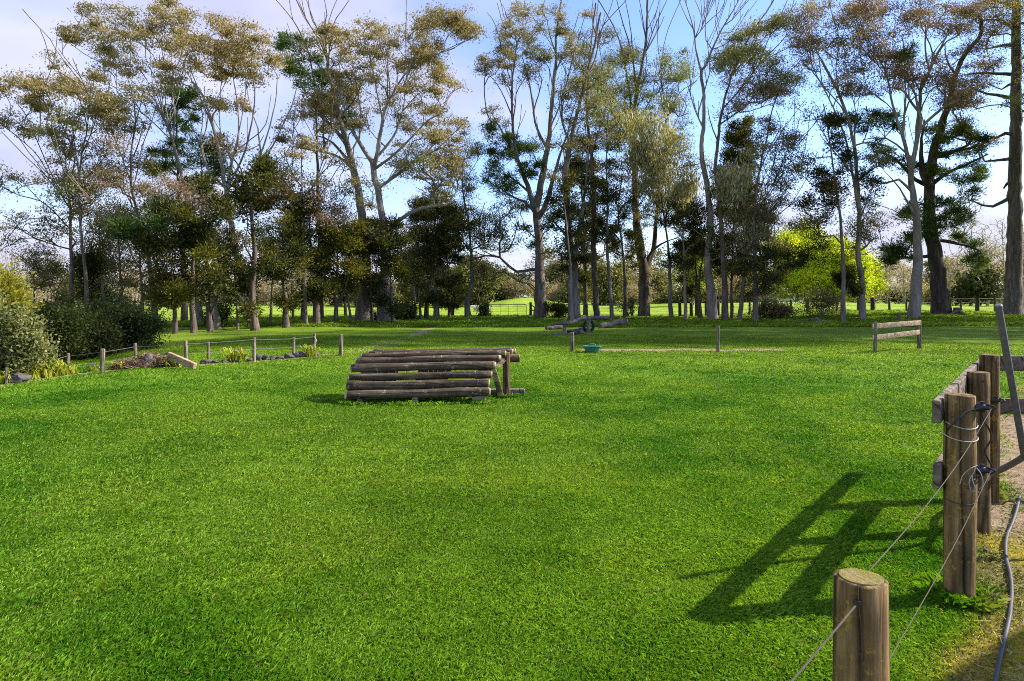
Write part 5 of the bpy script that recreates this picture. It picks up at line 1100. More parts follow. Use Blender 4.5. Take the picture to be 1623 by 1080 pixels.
# dark backing boards and pale pegs glimpsed through the gaps
for gi in (1, 2, 3):
    for f0_, f1_ in ((.11, .33), (.51, .70), (.89, .985)):
        (a0, b0, r0), (a1, b1, r1) = LP[gi], LP[gi + 1] if gi < 3 else LP[gi]
        A = lerp((a0 + a1) / 2, (b0 + b1) / 2, f0_) + [0, .085, 0]; B = lerp((a0 + a1) / 2, (b0 + b1) / 2, f1_) + [0, .085, 0]
        mb = MB(); mb.box((A + B) / 2, (B - A) / 2, [0, .012, .002], [0, 0, .045], .003); mb.build('backing_board', M['log'], jump)
    for fx in (.14, .19, .27, .31, .545, .575, .61, .66, .92, .955):
        q = lerp((a0 + a1) / 2, (b0 + b1) / 2, fx + (rng.random() - .5) * .02) + [0, .062, -.012 + .02 * rng.random()]
        mb = MB(); mb.box(q, [.007, 0, 0], [0, .009, 0], [.002, 0, .034], .001); mb.build('peg', M['paleboard'], jump)
# wedge under the right-hand end
w0 = px(757, 632, 11.42)
mb = MB()
mb.add([w0 + np.array(q) for q in ((-.10, -.03, .03), (.16, -.03, .05), (.02, -.03, -.11), (-.08, -.03, -.11), (-.10, .05, .03), (.16, .05, .05), (.02, .05, -.11), (-.08, .05, -.11))],
       [(0, 3, 2, 1), (4, 5, 6, 7), (0, 1, 5, 4), (1, 2, 6, 5), (2, 3, 7, 6), (3, 0, 4, 7)])
mb.build('wedge', M['board'], jump, smooth=False)
# back frame: round uprights, top beam and ground beam that stick out past the logs, diagonal board
for xq in (803, 600):
    p = px(xq, 596, 12.22)
    mb = MB(); mb.tube(seg([p[0], p[1], -.1], [p[0] - .005, p[1], .80], 8), .066, 16, True, .03, .01)
    mb.build('upright', M['post'], jump)
pa, pb = px(590, 571, 12.36), px(824, 568, 12.30)
mb = MB(); mb.tube(seg(pa, pb, 10), .072, 16, True, .03, .012); o = mb.build('top_beam', M['post'], jump)
mb = MB(); mb.tube([pb - [.004, 0, 0], pb + [.005, 0, 0]], .062, 14); mb.build('end_grain', M['endgrain'], o)
pa, pb = px(580, 626, 12.36), px(831, 622.5, 12.30)
mb = MB(); mb.box((pa + pb) / 2, (pb - pa) / 2, [0, .05, 0], [0, 0, .073], .008); o = mb.build('ground_beam', M['rail'], jump)
mb = MB(); mb.box(pb + [.004, 0, 0], [.004, 0, 0], [0, .042, 0], [0, 0, .062], .001); mb.build('end_grain', M['endgrain'], o)
a, b = px(782, 586, 11.80), px(794, 628, 11.98)
v = (b - a) / 2; mb = MB(); mb.box((a + b) / 2, v, np.cross(v / np.linalg.norm(v), [0, 1, 0]) * .052, [0, .02, 0], .004)
mb.build('brace', M['paleboard'], jump)
a, b = px(797, 566, 12.12), px(786, 576, 11.95)
v = (b - a) / 2; mb = MB(); mb.box((a + b) / 2 + [0.02, .02, -.03], v, np.cross(v / np.linalg.norm(v), [0, 1, 0]) * .09, [0, .018, 0], .004)
mb.build('gusset', M['log'], jump)
mb = MB(); p = px(577, 591, 12.02)
mb.box(p, [.055, 0, 0], [0, .01, 0], [0, 0, .085], .006); mb.tube(seg([p[0], p[1] + .03, 0], [p[0], p[1] + .03, .6], 4), .018, 8)
mb.build('red_flag', M['red'], jump)

# ------------------------------------------------------------------ timber fence by the yard
fence = tag(empty('timber_fence', (2.66, 4.06, 0)), 'rough post-and-rail timber fence beside the lawn, wired for electric tape', 'fence')
def post(parent, x, y, z0, z1, r, mat='post', name='post', seed=1, lean=(0, 0), wob=.03):
    mb = MB(); n = 14
    pts = [np.array([x + lean[0] * t, y + lean[1] * t, lerp(z0, z1, t)]) for t in np.linspace(0, 1, n)]
    rr = [r * (1.04 - .05 * t + .02 * math.sin(9 * t + seed)) for t in np.linspace(0, 1, n)]
    mb.tube(pts, rr, 26, True, wob, .005, seed=seed)
    return mb.build(name, M[mat], parent, angle=45)
p2 = post(fence, 2.66, 4.06, -.15, 1.215, .083, 'post_moss', seed=2, lean=(.012, .01))
p3 = post(fence, 3.55, 5.19, -.15, 1.225, .072, 'post', seed=5, lean=(-.005, 0))
p4 = post(fence, 4.20, 6.02, -.15, 1.285, .078, 'post_moss', seed=8, lean=(.01, 0))
fd = np.array([FD[0], FD[1], 0]); fn = np.array([FN[0], FN[1], 0])      # fn points into the yard
def rail(zc, a0, a1, hh=.068, nm='rail', off=-.105):
    mb = MB()
    a = np.array([FA[0], FA[1], zc]) + fd * a0 + fn * off; b = np.array([FA[0], FA[1], zc + .015]) + fd * a1 + fn * (off + .01)
    u = (b - a); L = np.linalg.norm(u); u = u / L
    m = (a + b) / 2
    nn = np.cross(u, [0, 0, 1]); up = np.cross(nn, u)
    mb.box(m, u * L / 2, nn * .023, up * hh, .006)
    return mb.build(nm, M['rail'], fence)
# boards in two lengths, and one more bay running on past the corner post
rail(1.115, -.10, 1.43); rail(1.125, 1.437, 2.52); rail(.725, -.08, 1.43, .072); rail(.735, 1.437, 2.52, .072)
rail(1.115, 2.527, 3.9)
for zc, hh in ((1.205, .066), (.825, .066)):
    mb = MB(); a = np.array([4.20 + .08, 6.06, zc]); b = np.array([7.6, 6.35, zc - .02])
    u = (b - a) / 2; nn = np.array([-.08, 1, 0]); nn = nn / np.linalg.norm(nn)
    mb.box((a + b) / 2, u, nn * .022, [0, 0, hh], .006); mb.build('rail', M['rail'], fence)
post(fence, 7.55, 6.40, -.15, 1.28, .07, 'post', seed=14)
# insulators, cord loops and a black lead on the end post
def insul(P, nrm, nm='insulator'):
    mb = MB(); P = np.asarray(P, float); nrm = np.asarray(nrm, float)
    mb.tube([P, P + nrm * .02, P + nrm * .045, P + nrm * .065], [.026, .030, .018, .012], 12, True, .04)
    mb.tube([P + nrm * .03 + [0, 0, -.03], P + nrm * .03 + [0, 0, .035]], .012, 8)
    mb.tube(catmull([P + nrm * .05 + [0, 0, .02], P + nrm * .09 + [0, 0, .005], P + nrm * .06 + [0, 0, -.022]], 5), .005, 6)
    return mb.build(nm, M['blackplastic'], p2)
I1 = px(1546, 644, 4.05); I2 = px(1543, 742, 4.05)
inw = np.array([.80, -.55, 0]); inw /= np.linalg.norm(inw)
c2 = np.array([2.664, 4.063, 0])
A1 = np.array([c2[0] + inw[0] * .082, c2[1] + inw[1] * .082, I1[2]]); A2 = np.array([c2[0] + inw[0] * .082, c2[1] + inw[1] * .082, I2[2]])
insul(A1, inw); insul(A2, inw)
def loop(z0, z1, r, a0, a1, mat, nm, rad=.003):
    mb = MB(); P = []
    for t in np.linspace(0, 1, 26):
        a = lerp(a0, a1, t); P.append([c2[0] + math.cos(a) * r, c2[1] + math.sin(a) * r, z0 + (z1 - z0) * t + .012 * math.sin(t * PI) * -2])
    mb.tube(P, rad, 8); mb.build(nm, M[mat], p2)
loop(1.055, 1.045, .0895, math.radians(190), math.radians(340), 'wirewhite', 'cord_loop')
loop(.985, .97, .091, math.radians(172), math.radians(345), 'wirewhite', 'cord_loop')
loop(.60, .62, .0885, math.radians(185), math.radians(350), 'blackplastic', 'cord_loop', .0025)
mb = MB(); mb.tube(catmull([A1 + inw * .05, px(1533, 652, 3.98), px(1519, 664, 3.965), px(1506, 676, 3.97), px(1500, 684, 4.0)], 8), .006, 8); mb.build('black_lead', M['blackplastic'], p2)
mb = MB(); mb.tube(catmull([A1 + inw * .055, px(1556, 652, 4.02), px(1560, 668, 4.03), px(1569, 683, 4.05), px(1571, 697, 4.05), px(1561, 714, 4.05), px(1566, 728, 4.05), px(1572, 740, 4.05), px(1566, 748, 4.05), A2 + inw * .06 + [0, 0, -.01]], 8), .0055, 8); mb.build('black_lead', M['blackplastic'], p2)
mb = MB(); mb.tube(catmull([A2 + inw * .06, px(1552, 756, 3.99), px(1542, 762, 3.96), px(1534, 776, 3.96)], 8), .0045, 8); mb.build('black_lead', M['blackplastic'], p2)
mb = MB()
for a, b, c, dd in (((1549, 738), (1538, 743), (1526, 754), (1521, 768)), ((1547, 742), (1541, 756), (1545, 772), (1552, 782)), ((1545, 746), (1536, 764), (1541, 780), (1549, 772)), ((1548, 742), (1555, 752), (1558, 768), (1552, 776))):
    mb.tube(catmull([px(*a, 3.94), px(*b, 3.93), px(*c, 3.94), px(*dd, 3.95)], 7), .0019, 6)
mb.build('loose_cord', M['wirewhite'], p2)
for q in ((1509, 660), (1524, 664), (1523, 717), (1557, 604), (1551, 674)):
    dd = 3.975 if q[0] < 1530 else 5.115
    p = px(*q, dd); mb = MB(); mb.tube([p, p + [0, -.012, 0]], .008, 8); mb.build('nail', M['rust'], p2 if q[0] < 1530 else p3)
insul(px(1574, 634, 5.95), np.array([.5, -.86, 0]))
tm = NT('mossy_end_grain'); v_ = tm.coords('Object')
wv = tm.n('ShaderNodeTexWave', wave_type='RINGS', rings_direction='Z'); wv.inputs['Scale'].default_value = 30; wv.inputs['Distortion'].default_value = 9; wv.inputs['Detail'].default_value = 3; tm.l(v_, wv.inputs['Vector'])
q1 = tm.noise(v_, 22, 5, .7, .8); q2 = tm.noise(v_, 70, 4, .7)
ct = tm.mix(tm.math('MULTIPLY', wv.outputs['Fac'], .12), (.24, .185, .095), (.11, .075, .038))
ct = tm.mix(tm.ramp(q1, [(.42, (0, 0, 0)), (.54, (1, 1, 1))]), ct, (.17, .155, .035))
ct = tm.mix(tm.ramp(q2, [(.56, (0, 0, 0)), (.68, (1, 1, 1))]), ct, (.36, .22, .05))
tm.bsdf(ct, .95, q2, .8, .01, .1); MOSSTOP = tm.m
# the near post, and the two electric tapes strained from it
np_ = tag(empty('fence_post', (1.052, 2.06, 0)), 'stout round post with a split face and mossy top, closest to the camera', 'fence post')
nm = post(np_, 1.052, 2.06, -.2, .952, .0765, 'post_moss', seed=21, wob=.02)
nm.name = 'shaft'
mb = MB(); mb.tube([[1.052, 2.06, .945], [1.052, 2.06, .9555]], [.064, .060], 22, True, .02); mb.build('mossy_top', MOSSTOP, np_)
mb = MB()
hp = px(1361, 957, 1.982)
mb.tube([hp + [0, .012, 0], hp + [-.002, -.008, 0]], [.0095, .0095], 12); mb.build('bush_insulator', M['blackplastic'], np_)
mb = MB(); mb.tube(catmull([px(1359, 957, 1.985), px(1342, 977, 1.93), px(1322, 1001, 1.87), px(1160, 1190, 1.55), px(900, 1480, 1.2)], 10), .0028, 8)
tag(mb.build('electric_tape', M['wire']), 'short grey tape coming forward out of the hole in the mossy-topped post', 'fence wire', 'electric fence tapes')
# split in the near post
mb = MB()
cr = [px(1360, 926, 1.981), px(1360.5, 952, 1.981), px(1364, 985, 1.981), px(1366, 1020, 1.981), px(1365, 1060, 1.981), px(1366, 1110, 1.981)]
mb.tube(catmull(cr, 6), .0016, 6); mb.build('crack', M['rust'], np_)
mb = MB()
P0 = np.array([1.052 + .05, 2.06 + .06, .94]); P1 = A1 + inw * .075
for k in range(3):
    pts = []
    for t in np.linspace(0, 1, 90):
        a = t * 150 + k * 2.09; p = lerp(P0, P1, t) - np.array([0, 0, .05 * math.sin(PI * t)])
        amp = .0013 * min(1, t * 30, (1 - t) * 30)
        pts.append(p + np.array([math.cos(a), 0, math.sin(a)]) * amp)
    mb.tube(pts, .0013, 5)
tag(mb.build('electric_tape', M['wire']), 'upper twisted tape running from the mossy-topped post to the cord-wrapped post', 'fence wire', 'electric fence tapes')
mb = MB(); mb.tube(catmull([px(1400, 1062, 2.10), lerp(px(1400, 1062, 2.10), A2 + inw * .07, .5) - [0, 0, .03], A2 + inw * .07], 14), .0017, 8)
tag(mb.build('electric_tape', M['wire']), 'lower tape running from the mossy-topped post to the cord-wrapped post', 'fence wire', 'electric fence tapes')

# leaning pipe frame in the yard, hose and stones
pg = tag(empty('pipe_frame', (4.1, 5.2, 0)), 'leaning bent grey steel pipe frame behind the timber fence', 'pipe frame')
a, b = px(1582, 484, 4.75), px(1623.5, 722, 5.05)
mb = MB(); mb.tube(seg(a, b, 8) , .023, 16, True, .02, .006); up_ = mb.build('upright_pipe', M['galv'], pg)
mb = MB(); u = (b - a) / np.linalg.norm(b - a); mb.tube([a - u * .005, a + u * .035], .026, 16, True, .02, .008); mb.build('pipe_cap', M['galv'], up_)
mb = MB()
for t in np.linspace(.05, .95, 26):
    p = lerp(a, b, t); mb.tube([p + np.array([-.0210, -.0095, 0]), p + np.array([-.0225, -.0115, 0])], .0042, 6)
mb.build('hole', M['rust'], up_)
mb = MB(); mb.tube(catmull([b + [0, 0, -.006], px(1612, 731, 5.12), px(1588, 744, 5.28), px(1560, 757, 5.42), px(1535, 775, 5.55), px(1512, 800, 5.72), [4.35, 6.3, .03]], 6), .023, 14, True, .02); mb.build('lower_pipe', M['galv'], pg)
mb = MB(); mb.tube(catmull([b, px(1640, 716, 4.98), px(1700, 690, 4.9), px(1790, 660, 4.85), px(1800, 800, 4.8), [4.6, 4.75, .02]], 6), .023, 14, True, .02); mb.build('rail_pipe', M['galv'], pg)
hz = []
for x, y in ((1616, 790), (1611, 815), (1603, 836), (1597, 850), (1594, 868), (1595, 890), (1601, 915), (1603.5, 940), (1602, 965), (1600, 985), (1592, 1020), (1585, 1050), (1578, 1085), (1566, 1140), (1545, 1220)):
    g_ = gp(x, y); hz.append([g_[0], g_[1], Z(*g_) + .020 + .006 * math.sin(y * .11)])
mb = MB(); mb.tube(catmull(hz, 7), .0115, 12, True, .04)
tag(mb.build('hose', M['hose']), 'dark grey hose lying curved on the mossy ground by the fence', 'hose')

def rock(name, label, x, y, d, rx, ry, rz, mat='rock', group=None, sink=.25, cat='rock'):
    import bmesh
    bm = bmesh.new(); bmesh.ops.create_icosphere(bm, subdivisions=3, radius=1)
    ph = rng.random(6) * 9
    for v in bm.verts:
        c = v.co
        k = 1 + .16 * math.sin(2.1 * c.x + ph[0]) * math.cos(2.7 * c.y + ph[1]) + .12 * math.sin(4.3 * c.z + 3.1 * c.x + ph[2]) + .07 * math.sin(8 * c.y + 7 * c.x + ph[3]) + .03 * (rng.random() - .5)
        v.co = Vector((c.x * rx * k, c.y * ry * k, c.z * rz * k))
    me = bpy.data.meshes.new(name); bm.to_mesh(me); bm.free()
    me.polygons.foreach_set('use_smooth', np.ones(len(me.polygons), bool)); me.set_sharp_from_angle(angle=math.radians(35))
    me.materials.append(M[mat])
    o = bpy.data.objects.new(name, me); C.objects.link(o)
    o.location = (x, y, Z(x, y) + rz * (1 - sink) * .8); o.rotation_euler.z = rng.random() * 3
    return tag(o, label, cat, group)
g_ = gp(1541, 886); rock('stone', 'pale flat stone at the foot of the timber fence', g_[0], g_[1], 0, .045, .03, .018)
g_ = gp(1563, 878); rock('stone', 'small grey stone near the hose', g_[0], g_[1], 0, .028, .02, .02)
g_ = gp(28, 607); rock('boulder', 'dark rounded boulder under the pale green shrub', g_[0], g_[1], 0, .22, .18, .13)
RL = 'grey edging rocks along the lawn'
spots = [(323, 576, .16, .07), (338, 575.5, .10, .05), (405, 571, .15, .12), (418, 570.5, .12, .10), (393, 572.5, .10, .06), (430, 570, .10, .07), (441, 569.5, .12, .06), (455, 568, .14, .09), (466, 566.5, .12, .10), (474, 566, .14, .10), (488, 565, .12, .08), (500, 564, .10, .06), (352, 575, .09, .04), (370, 574, .10, .05)]
for i, (x, y, r, h) in enumerate(spots):
    g_ = gp(x, y); rock('edging_rock', 'grey rock in the line of edging between the timber box and the isolated stake', g_[0], g_[1] + .15, 0, r, r * .8, h, group=RL)

# ------------------------------------------------------------------ low wire fence on the far side of the lawn
wf = tag(empty('wire_fence', (-8.5, 17.6, 0)), 'low fence of pale round stakes and two wires along the garden edge', 'fence')
def stake(parent, x, ytop, ybase, w, nm='stake', mat='oldpost', seed=1, d=None):
    d = d or CZ * F / (ybase - HY)
    p0, p1 = px(x, ybase, d), px(x, ytop, d)
    z0 = min(p0[2], Z(p0[0], p0[1])) - .1
    return post(parent, p0[0], d, z0, p1[2], w / F * d / 2, mat, nm, seed, ((rng.random() - .5) * .03, 0), .05), np.array([p0[0], d - w / F * d / 2, p1[2]])
WF = []
for i, (x, yt, yb, w) in enumerate([(10, 583, 609, 5), (108, 560, 588, 6.5), (162, 553, 588, 8), (295, 540, 581, 6), (403, 535, 573, 6)]):
    o, tp = stake(wf, x, yt, yb, w * .88, seed=30 + i); WF.append((tp, o))
WB = []
for i, (x, yt, yb, w) in enumerate([(215, 544, 574, 5.5), (330, 542, 572, 5), (465, 535, 563, 5), (498, 529, 558, 6)]):
    o, tp = stake(wf, x, yt, yb, w * .88, seed=40 + i); WB.append((tp, o))
ch1 = [WF[0][0] + [0, 0, -.1], WF[1][0] + [0, 0, -.07], WF[2][0] + [0, 0, -.08], WB[0][0] + [0, 0, -.10], WF[3][0] + [0, 0, -.09], WF[4][0] + [0, 0, -.06], WB[2][0] + [0, 0, -.04], WB[3][0] + [0, 0, -.1]]
for dz, r in ((0, .0055), (-.26, .005)):
    mb = MB(); P = []
    for a, b in zip(ch1[:-1], ch1[1:]):
        P += [lerp(a, b, t) + np.array([0, 0, dz - .008 * math.sin(PI * t)]) for t in np.linspace(0, 1, 7)[:-1]]
    P.append(ch1[-1] + np.array([0, 0, dz])); mb.tube(P, r, 6); mb.build('fence_wire', M['steelwire'], wf)
mb = MB(); q = WB[3][0]; mb.tube(catmull([q + [.02, 0, -.1], q + [.09, -.02, -.22], q + [.03, -.03, -.36], q + [-.06, 0, -.5]], 6), .012, 8); mb.build('rope_end', M['wirewhite'], wf)
mb = MB(); q = lerp(ch1[1], ch1[2], .7) + np.array([0, 0, -.27]); mb.box(q, [.06, 0, 0], [0, .01, 0], [0, 0, .03], .004); mb.box(q + [.1, 0, .01], [.03, 0, 0], [0, .01, 0], [0, 0, .02], .004); mb.build('joiner_tag', M['wirewhite'], wf)
for x, yt, yb, w, lab in [(540, 530, 564, 6.5, 'lone grey stake standing at the start of the worn track'), (907, 527, 559, 6, 'lone pale stake beside the green tub'), (1138, 517, 559, 5, 'lone stake standing by itself in the open grass past the tub')]:
    d = CZ * F / (yb - HY); e = tag(empty('marker_stake', on_ground(x, d)), lab, 'stake', 'lone stakes across the lawn')
    stake(e, x, yt, yb, w, 'shaft', seed=int(x)); p = px(x, yt + 4, d)
    mb = MB(); mb.tube([p + [0, -w / F * d / 2 - .012, 0], p + [0, -w / F * d / 2 + .01, 0]], .014, 8); mb.build('staple', M['rust'], e)

# timber box, heap of brushwood, day-lilies by the lawn edge
bx = tag(empty('timber_box', (-8.3, 17.9, 0)), 'tipped pale timber box frame lying on the garden edge', 'timber box')
a, b = px(267, 563, 17.35), px(309, 581, 16.95); v = (b - a) / 2
mb = MB(); mb.box((a + b) / 2, v, [.02, .045, 0], np.cross(v / np.linalg.norm(v), [0, -1, 0]) * .085, .006); mb.build('plank', M['paleboard'], bx)
a, b = px(254, 570, 18.2), px(268, 563, 17.95); v = (b - a) / 2
mb = MB(); mb.box((a + b) / 2, v, [.0, .03, 0], np.cross(v / np.linalg.norm(v), [0, -1, 0]) * .085, .006); mb.build('plank', M['deadlog'], bx)
a, b = px(262, 568, 18.45), px(300, 577, 18.0); v = (b - a) / 2
mb = MB(); mb.box((a + b) / 2, v, [.02, .03, 0], np.cross(v / np.linalg.norm(v), [0, -1, 0]) * .075, .006); mb.build('plank', M['board'], bx)

def brush(name, label, x, d, rx, ry, h, n, pal, L=.28, mat='leaf', cat='brushwood', group=None):
    c = on_ground(x, d); V = []; Cc = []
    for _ in range(n):
        u = rand_unit(1)[0]; u[2] = abs(u[2])
        p = c + u * np.array([rx, ry, h]) * (.55 + .5 * rng.random())
        a = rand_unit(1)[0]; a[2] *= .5; l = L * (.4 + rng.random())
        b = np.cross(a, rand_unit(1)[0]); b /= np.linalg.norm(b) + 1e-6; w = .008 + .014 * rng.random()
        V += [p - a * l / 2 - b * w / 2, p + a * l / 2 - b * w / 2, p + a * l / 2 + b * w / 2, p - a * l / 2 + b * w / 2]
        Cc += [np.array(pal[rng.integers(len(pal))]) * (.6 + .8 * rng.random())] * 4
    V = np.array(V); o = mesh_np(name, V, np.arange(len(V)).reshape(-1, 4), M[mat], cols=np.array(Cc), origin=c); o.location = Vector(c)
    return tag(o, label, cat, group)
brush('brushwood_heap', 'heap of torn stumps and dry brushwood beside the timber box', 238, 17.6, .42, .3, .36, 1500, [(.30, .21, .13), (.20, .13, .085), (.40, .30, .20), (.13, .085, .06)])
brush('brushwood_heap', 'lower purplish heap of dead stems between the stakes and the stumps', 205, 17.2, .42, .25, .22, 900, [(.22, .14, .11), (.15, .10, .085), (.30, .21, .16)])
brush('brushwood_heap', 'dark root mass tucked under the timber box', 262, 17.7, .22, .2, .20, 500, [(.11, .07, .055), (.07, .045, .035), (.17, .11, .08)])
rock('tree_stump', 'pale torn stump root in the brushwood heap', *px(233, 570, 17.4)[:2], 0, .16, .14, .24, 'deadlog', None, .4, 'stump')
def lily(name, label, x, yb, n, h, pal, group, spread=.5, rad=.12):
    g_ = gp(x, yb); c = np.array([g_[0], g_[1], Z(*g_) - .01]); V = []; Cc = []
    for _ in range(n):
        az = rng.random() * 6.28; hh = h * (.6 + .6 * rng.random()); out = spread * hh * (.4 + rng.random()); w = .012 + .010 * rng.random()
        p0 = c + np.array([rng.normal() * rad, rng.normal() * rad, 0]); dr = np.array([math.cos(az), math.sin(az), 0]); sd = np.array([-dr[1], dr[0], 0])
        prof = [(0, 0, 1), (.25, .55, 1.1), (.6, .92, .9), (1, .85 - .3 * rng.random(), .1)]
        q = [p0 + dr * out * a + np.array([0, 0, hh * z]) for a, z, _ in prof]
        cc = np.array(pal[rng.integers(len(pal))]) * (.75 + .5 * rng.random())
        for k in range(3):
            wa, wb = w * prof[k][2], w * prof[k + 1][2]
            V += [q[k] - sd * wa, q[k] + sd * wa, q[k + 1] + sd * wb, q[k + 1] - sd * wb]; Cc += [cc] * 4
    V = np.array(V); o = mesh_np(name, V, np.arange(len(V)).reshape(-1, 4), M['leaf'], cols=np.array(Cc), origin=c); o.location = Vector(c)
    return tag(o, label, 'plant', group)
YL = [(.36, .37, .03), (.27, .32, .03), (.44, .41, .06), (.18, .24, .03)]
DL = 'yellow-green strap-leaved plants along the lawn edge'
for x, yb, n, h, lab in [(5, 608, 60, .26, None), (45, 600, 90, .34, None), (60, 598, 90, .36, None), (74, 596, 90, .34, None), (88, 594, 80, .30, None), (101, 592, 50, .2, None), (112, 590, 40, .16, None), (150, 587, 30, .14, None),
                         (372, 572, 90, .34, 'arching yellow-green plant on the grey edging rocks'), (384, 571, 60, .26, 'smaller yellow-green plant behind the arching one on the rocks'), (491, 565, 70, .30, 'yellow-green plant at the foot of the rope-ended stake'), (275, 580, 60, .2, 'low yellow-green plant under the timber box'), (287, 580, 50, .18, 'low yellow-green plant at the tipped end of the timber box'), (192, 584, 50, .18, 'yellow-green plant in front of the purplish dead stems')]:
    lily('strap_leaf_plant', lab or 'yellow-green strap-leaved plant in the row between the boulder and the stakes', x, yb, int(n * .62), h * 1.15, YL, DL, .85, .10)

# ------------------------------------------------------------------ green tub
d = 21.7; c = on_ground(938.5, d); tb = tag(empty('feed_tub', c), 'squat green plastic feed tub on the grass beside a stake', 'tub')
def tubring(hx, hy, z, n=28, e=3.2):
    P = []
    for k in range(n):
        a = 2 * PI * k / n; ca, sa = math.cos(a), math.sin(a)
        P.append([math.copysign(abs(ca) ** (2 / e), ca) * hx, math.copysign(abs(sa) ** (2 / e), sa) * hy, z])
    return np.array(P)
R_ = [tubring(.20, .15, 0), tubring(.235, .175, .10), tubring(.255, .195, .185), tubring(.30, .235, .19), tubring(.305, .24, .205), tubring(.295, .23, .215), tubring(.245, .185, .205), tubring(.19, .14, .03)]
V = np.concatenate(R_) + c; n = 28
mb = MB(); mb.add(V, [(i * n + j, i * n + (j + 1) % n, (i + 1) * n + (j + 1) % n, (i + 1) * n + j) for i in range(len(R_) - 1) for j in range(n)], ngons=[tuple(range(n))[::-1], tuple((len(R_) - 1) * n + j for j in range(n))])
mb.build('body', M['tub'], tb)
mb = MB(); mb.tube(catmull([c + [-.10, -.02, .205], c + [-.08, -.02, .26], c + [.0, -.02, .275], c + [.08, -.02, .26], c + [.10, -.02, .205]], 6), .018, 10); mb.build('handle', M['tub'], tb)
mb = MB(); mb.tube(catmull([c + [.06, -.195, .015], c + [.07, -.21, .1], c + [.06, -.22, .185]], 4), .014, 8); mb.tube(catmull([c + [-.09, -.19, .015], c + [-.09, -.205, .1], c + [-.09, -.215, .185]], 4), .012, 8); mb.build('rib', M['tub'], tb)

# two-rail stand
st_ = tag(empty('rail_stand', on_ground(1420, 22.9)), 'small two-rail timber stand on two posts near the row of trees', 'fence section')
mb = MB(); p = px(1387, 540, 21.9); mb.box([p[0], p[1], .42], [.045, 0, 0], [0, .05, 0], [0, 0, .56], .008); mb.build('post', M['oldpost'], st_)
mb = MB(); p = px(1457, 533, 23.6); mb.box([p[0], p[1], .46], [.06, 0, 0], [0, .05, 0], [0, 0, .50], .008); mb.build('post', M['oldpost'], st_)
for a, b in (((1382.5, 517.5), (1459, 511.5)), ((1382.5, 536), (1458, 526.5))):
    A, B = px(*a, 21.82), px(*b, 23.5); v = (B - A) / 2
    mb = MB(); mb.box((A + B) / 2, v, np.array([0, .022, 0]), [0, 0, .082], .006); mb.build('rail', M['board'], st_)

# ------------------------------------------------------------------ old log jump under the trees: posts, rail, tyre, logs
oj = tag(empty('rail_jump', on_ground(913, 31.5)), 'old rail jump of two grey posts and a dead pole in front of the trees', 'horse jump')
for x, yt, yb in ((895, 503, 533), (932.5, 501, 528)):
    stake(oj, x, yt, yb, 6, 'post', seed=int(x), d=32.2 if x < 900 else 33.4)
mb = MB(); mb.tube(catmull([px(880, 513, 32.0), px(897, 513, 32.0), px(915, 508, 32.8), px(930, 504, 33.2), px(962, 503.5, 36)], 6), [.075] * 12 + [.09] * 6 + [.07] * 7, 12, True, .12); mb.build('pole', M['deadlog'], oj)
mb = MB()
for k, (a, b) in enumerate([((876, 530), (896, 532)), ((874, 533), (890, 532)), ((888, 534), (900, 529)), ((899, 530), (905, 534))]): mb.tube(seg(px(*a, 31.0), px(*b, 31.2), 5), .045, 8, True, .15)
mb.build('root', M['deadlog'], oj)
def flog(label, a, b, da, db, ra, rb, mat='deadlog'):
    A, B = px(*a, da), px(*b, db); mb = MB(); P = seg(A, B, 12); P = [p + np.array([0, 0, .04 * math.sin(i * 1.1)]) for i, p in enumerate(P)]
    for p in P: p[2] = max(p[2], Z(p[0], p[1]) + min(ra, rb) * .55)
    mb.tube(P, np.linspace(ra, rb, 12), 14, True, .10, .02); o = mb.build('fallen_log', M[mat]); tag(o, label, 'log'); return o
flog('ragged grey fallen log lying behind the mossy post of the rail jump', (865, 521), (894, 518), 37, 37.5, .09, .17)
flog('thick fallen log with a pale cut end, right of the tyre'.replace('right of', 'past'), (951, 518), (992, 509), 38, 39.5, .15, .18)
flog('thinner dead log lying in shade behind the tyre', (936, 505), (966, 505), 45, 46, .12, .10)
mb = MB(); e = px(992.5, 509, 39.4); mb.tube([e, e + np.array([.05, .01, 0])], [.13, .12], 14); o = mb.build('cut_end', M['endgrain']); 
par = [q for q in C.objects if q.name.startswith('fallen_log')][1]; o.location = o.location - par.location; o.parent = par
for x, y, w in ((905, 529, .5), (915, 528, .5), (925, 526, .6), (920, 530, .3), (910, 532, .3)):
    g_ = gp(x, y); rock('rotten_log_piece', 'dark rotten wood lump at the foot of the rail jump', g_[0], g_[1], 0, w * .5, .2, .12, 'rust', 'rotten lumps under the rail jump', .3, 'rotten wood')
ty = MB(); tc = px(933, 515, 33.75); tc[2] = Z(tc[0], tc[1]) + .31
ty.tube([tc + np.array([math.cos(a) * .24, 0.02 * math.sin(a), math.sin(a) * .24]) for a in np.linspace(0, 2 * PI, 29)], .075, 12, False)
tag(ty.build('tyre', M['rubber']), 'old black tyre propped upright behind the rail jump post', 'tyre')
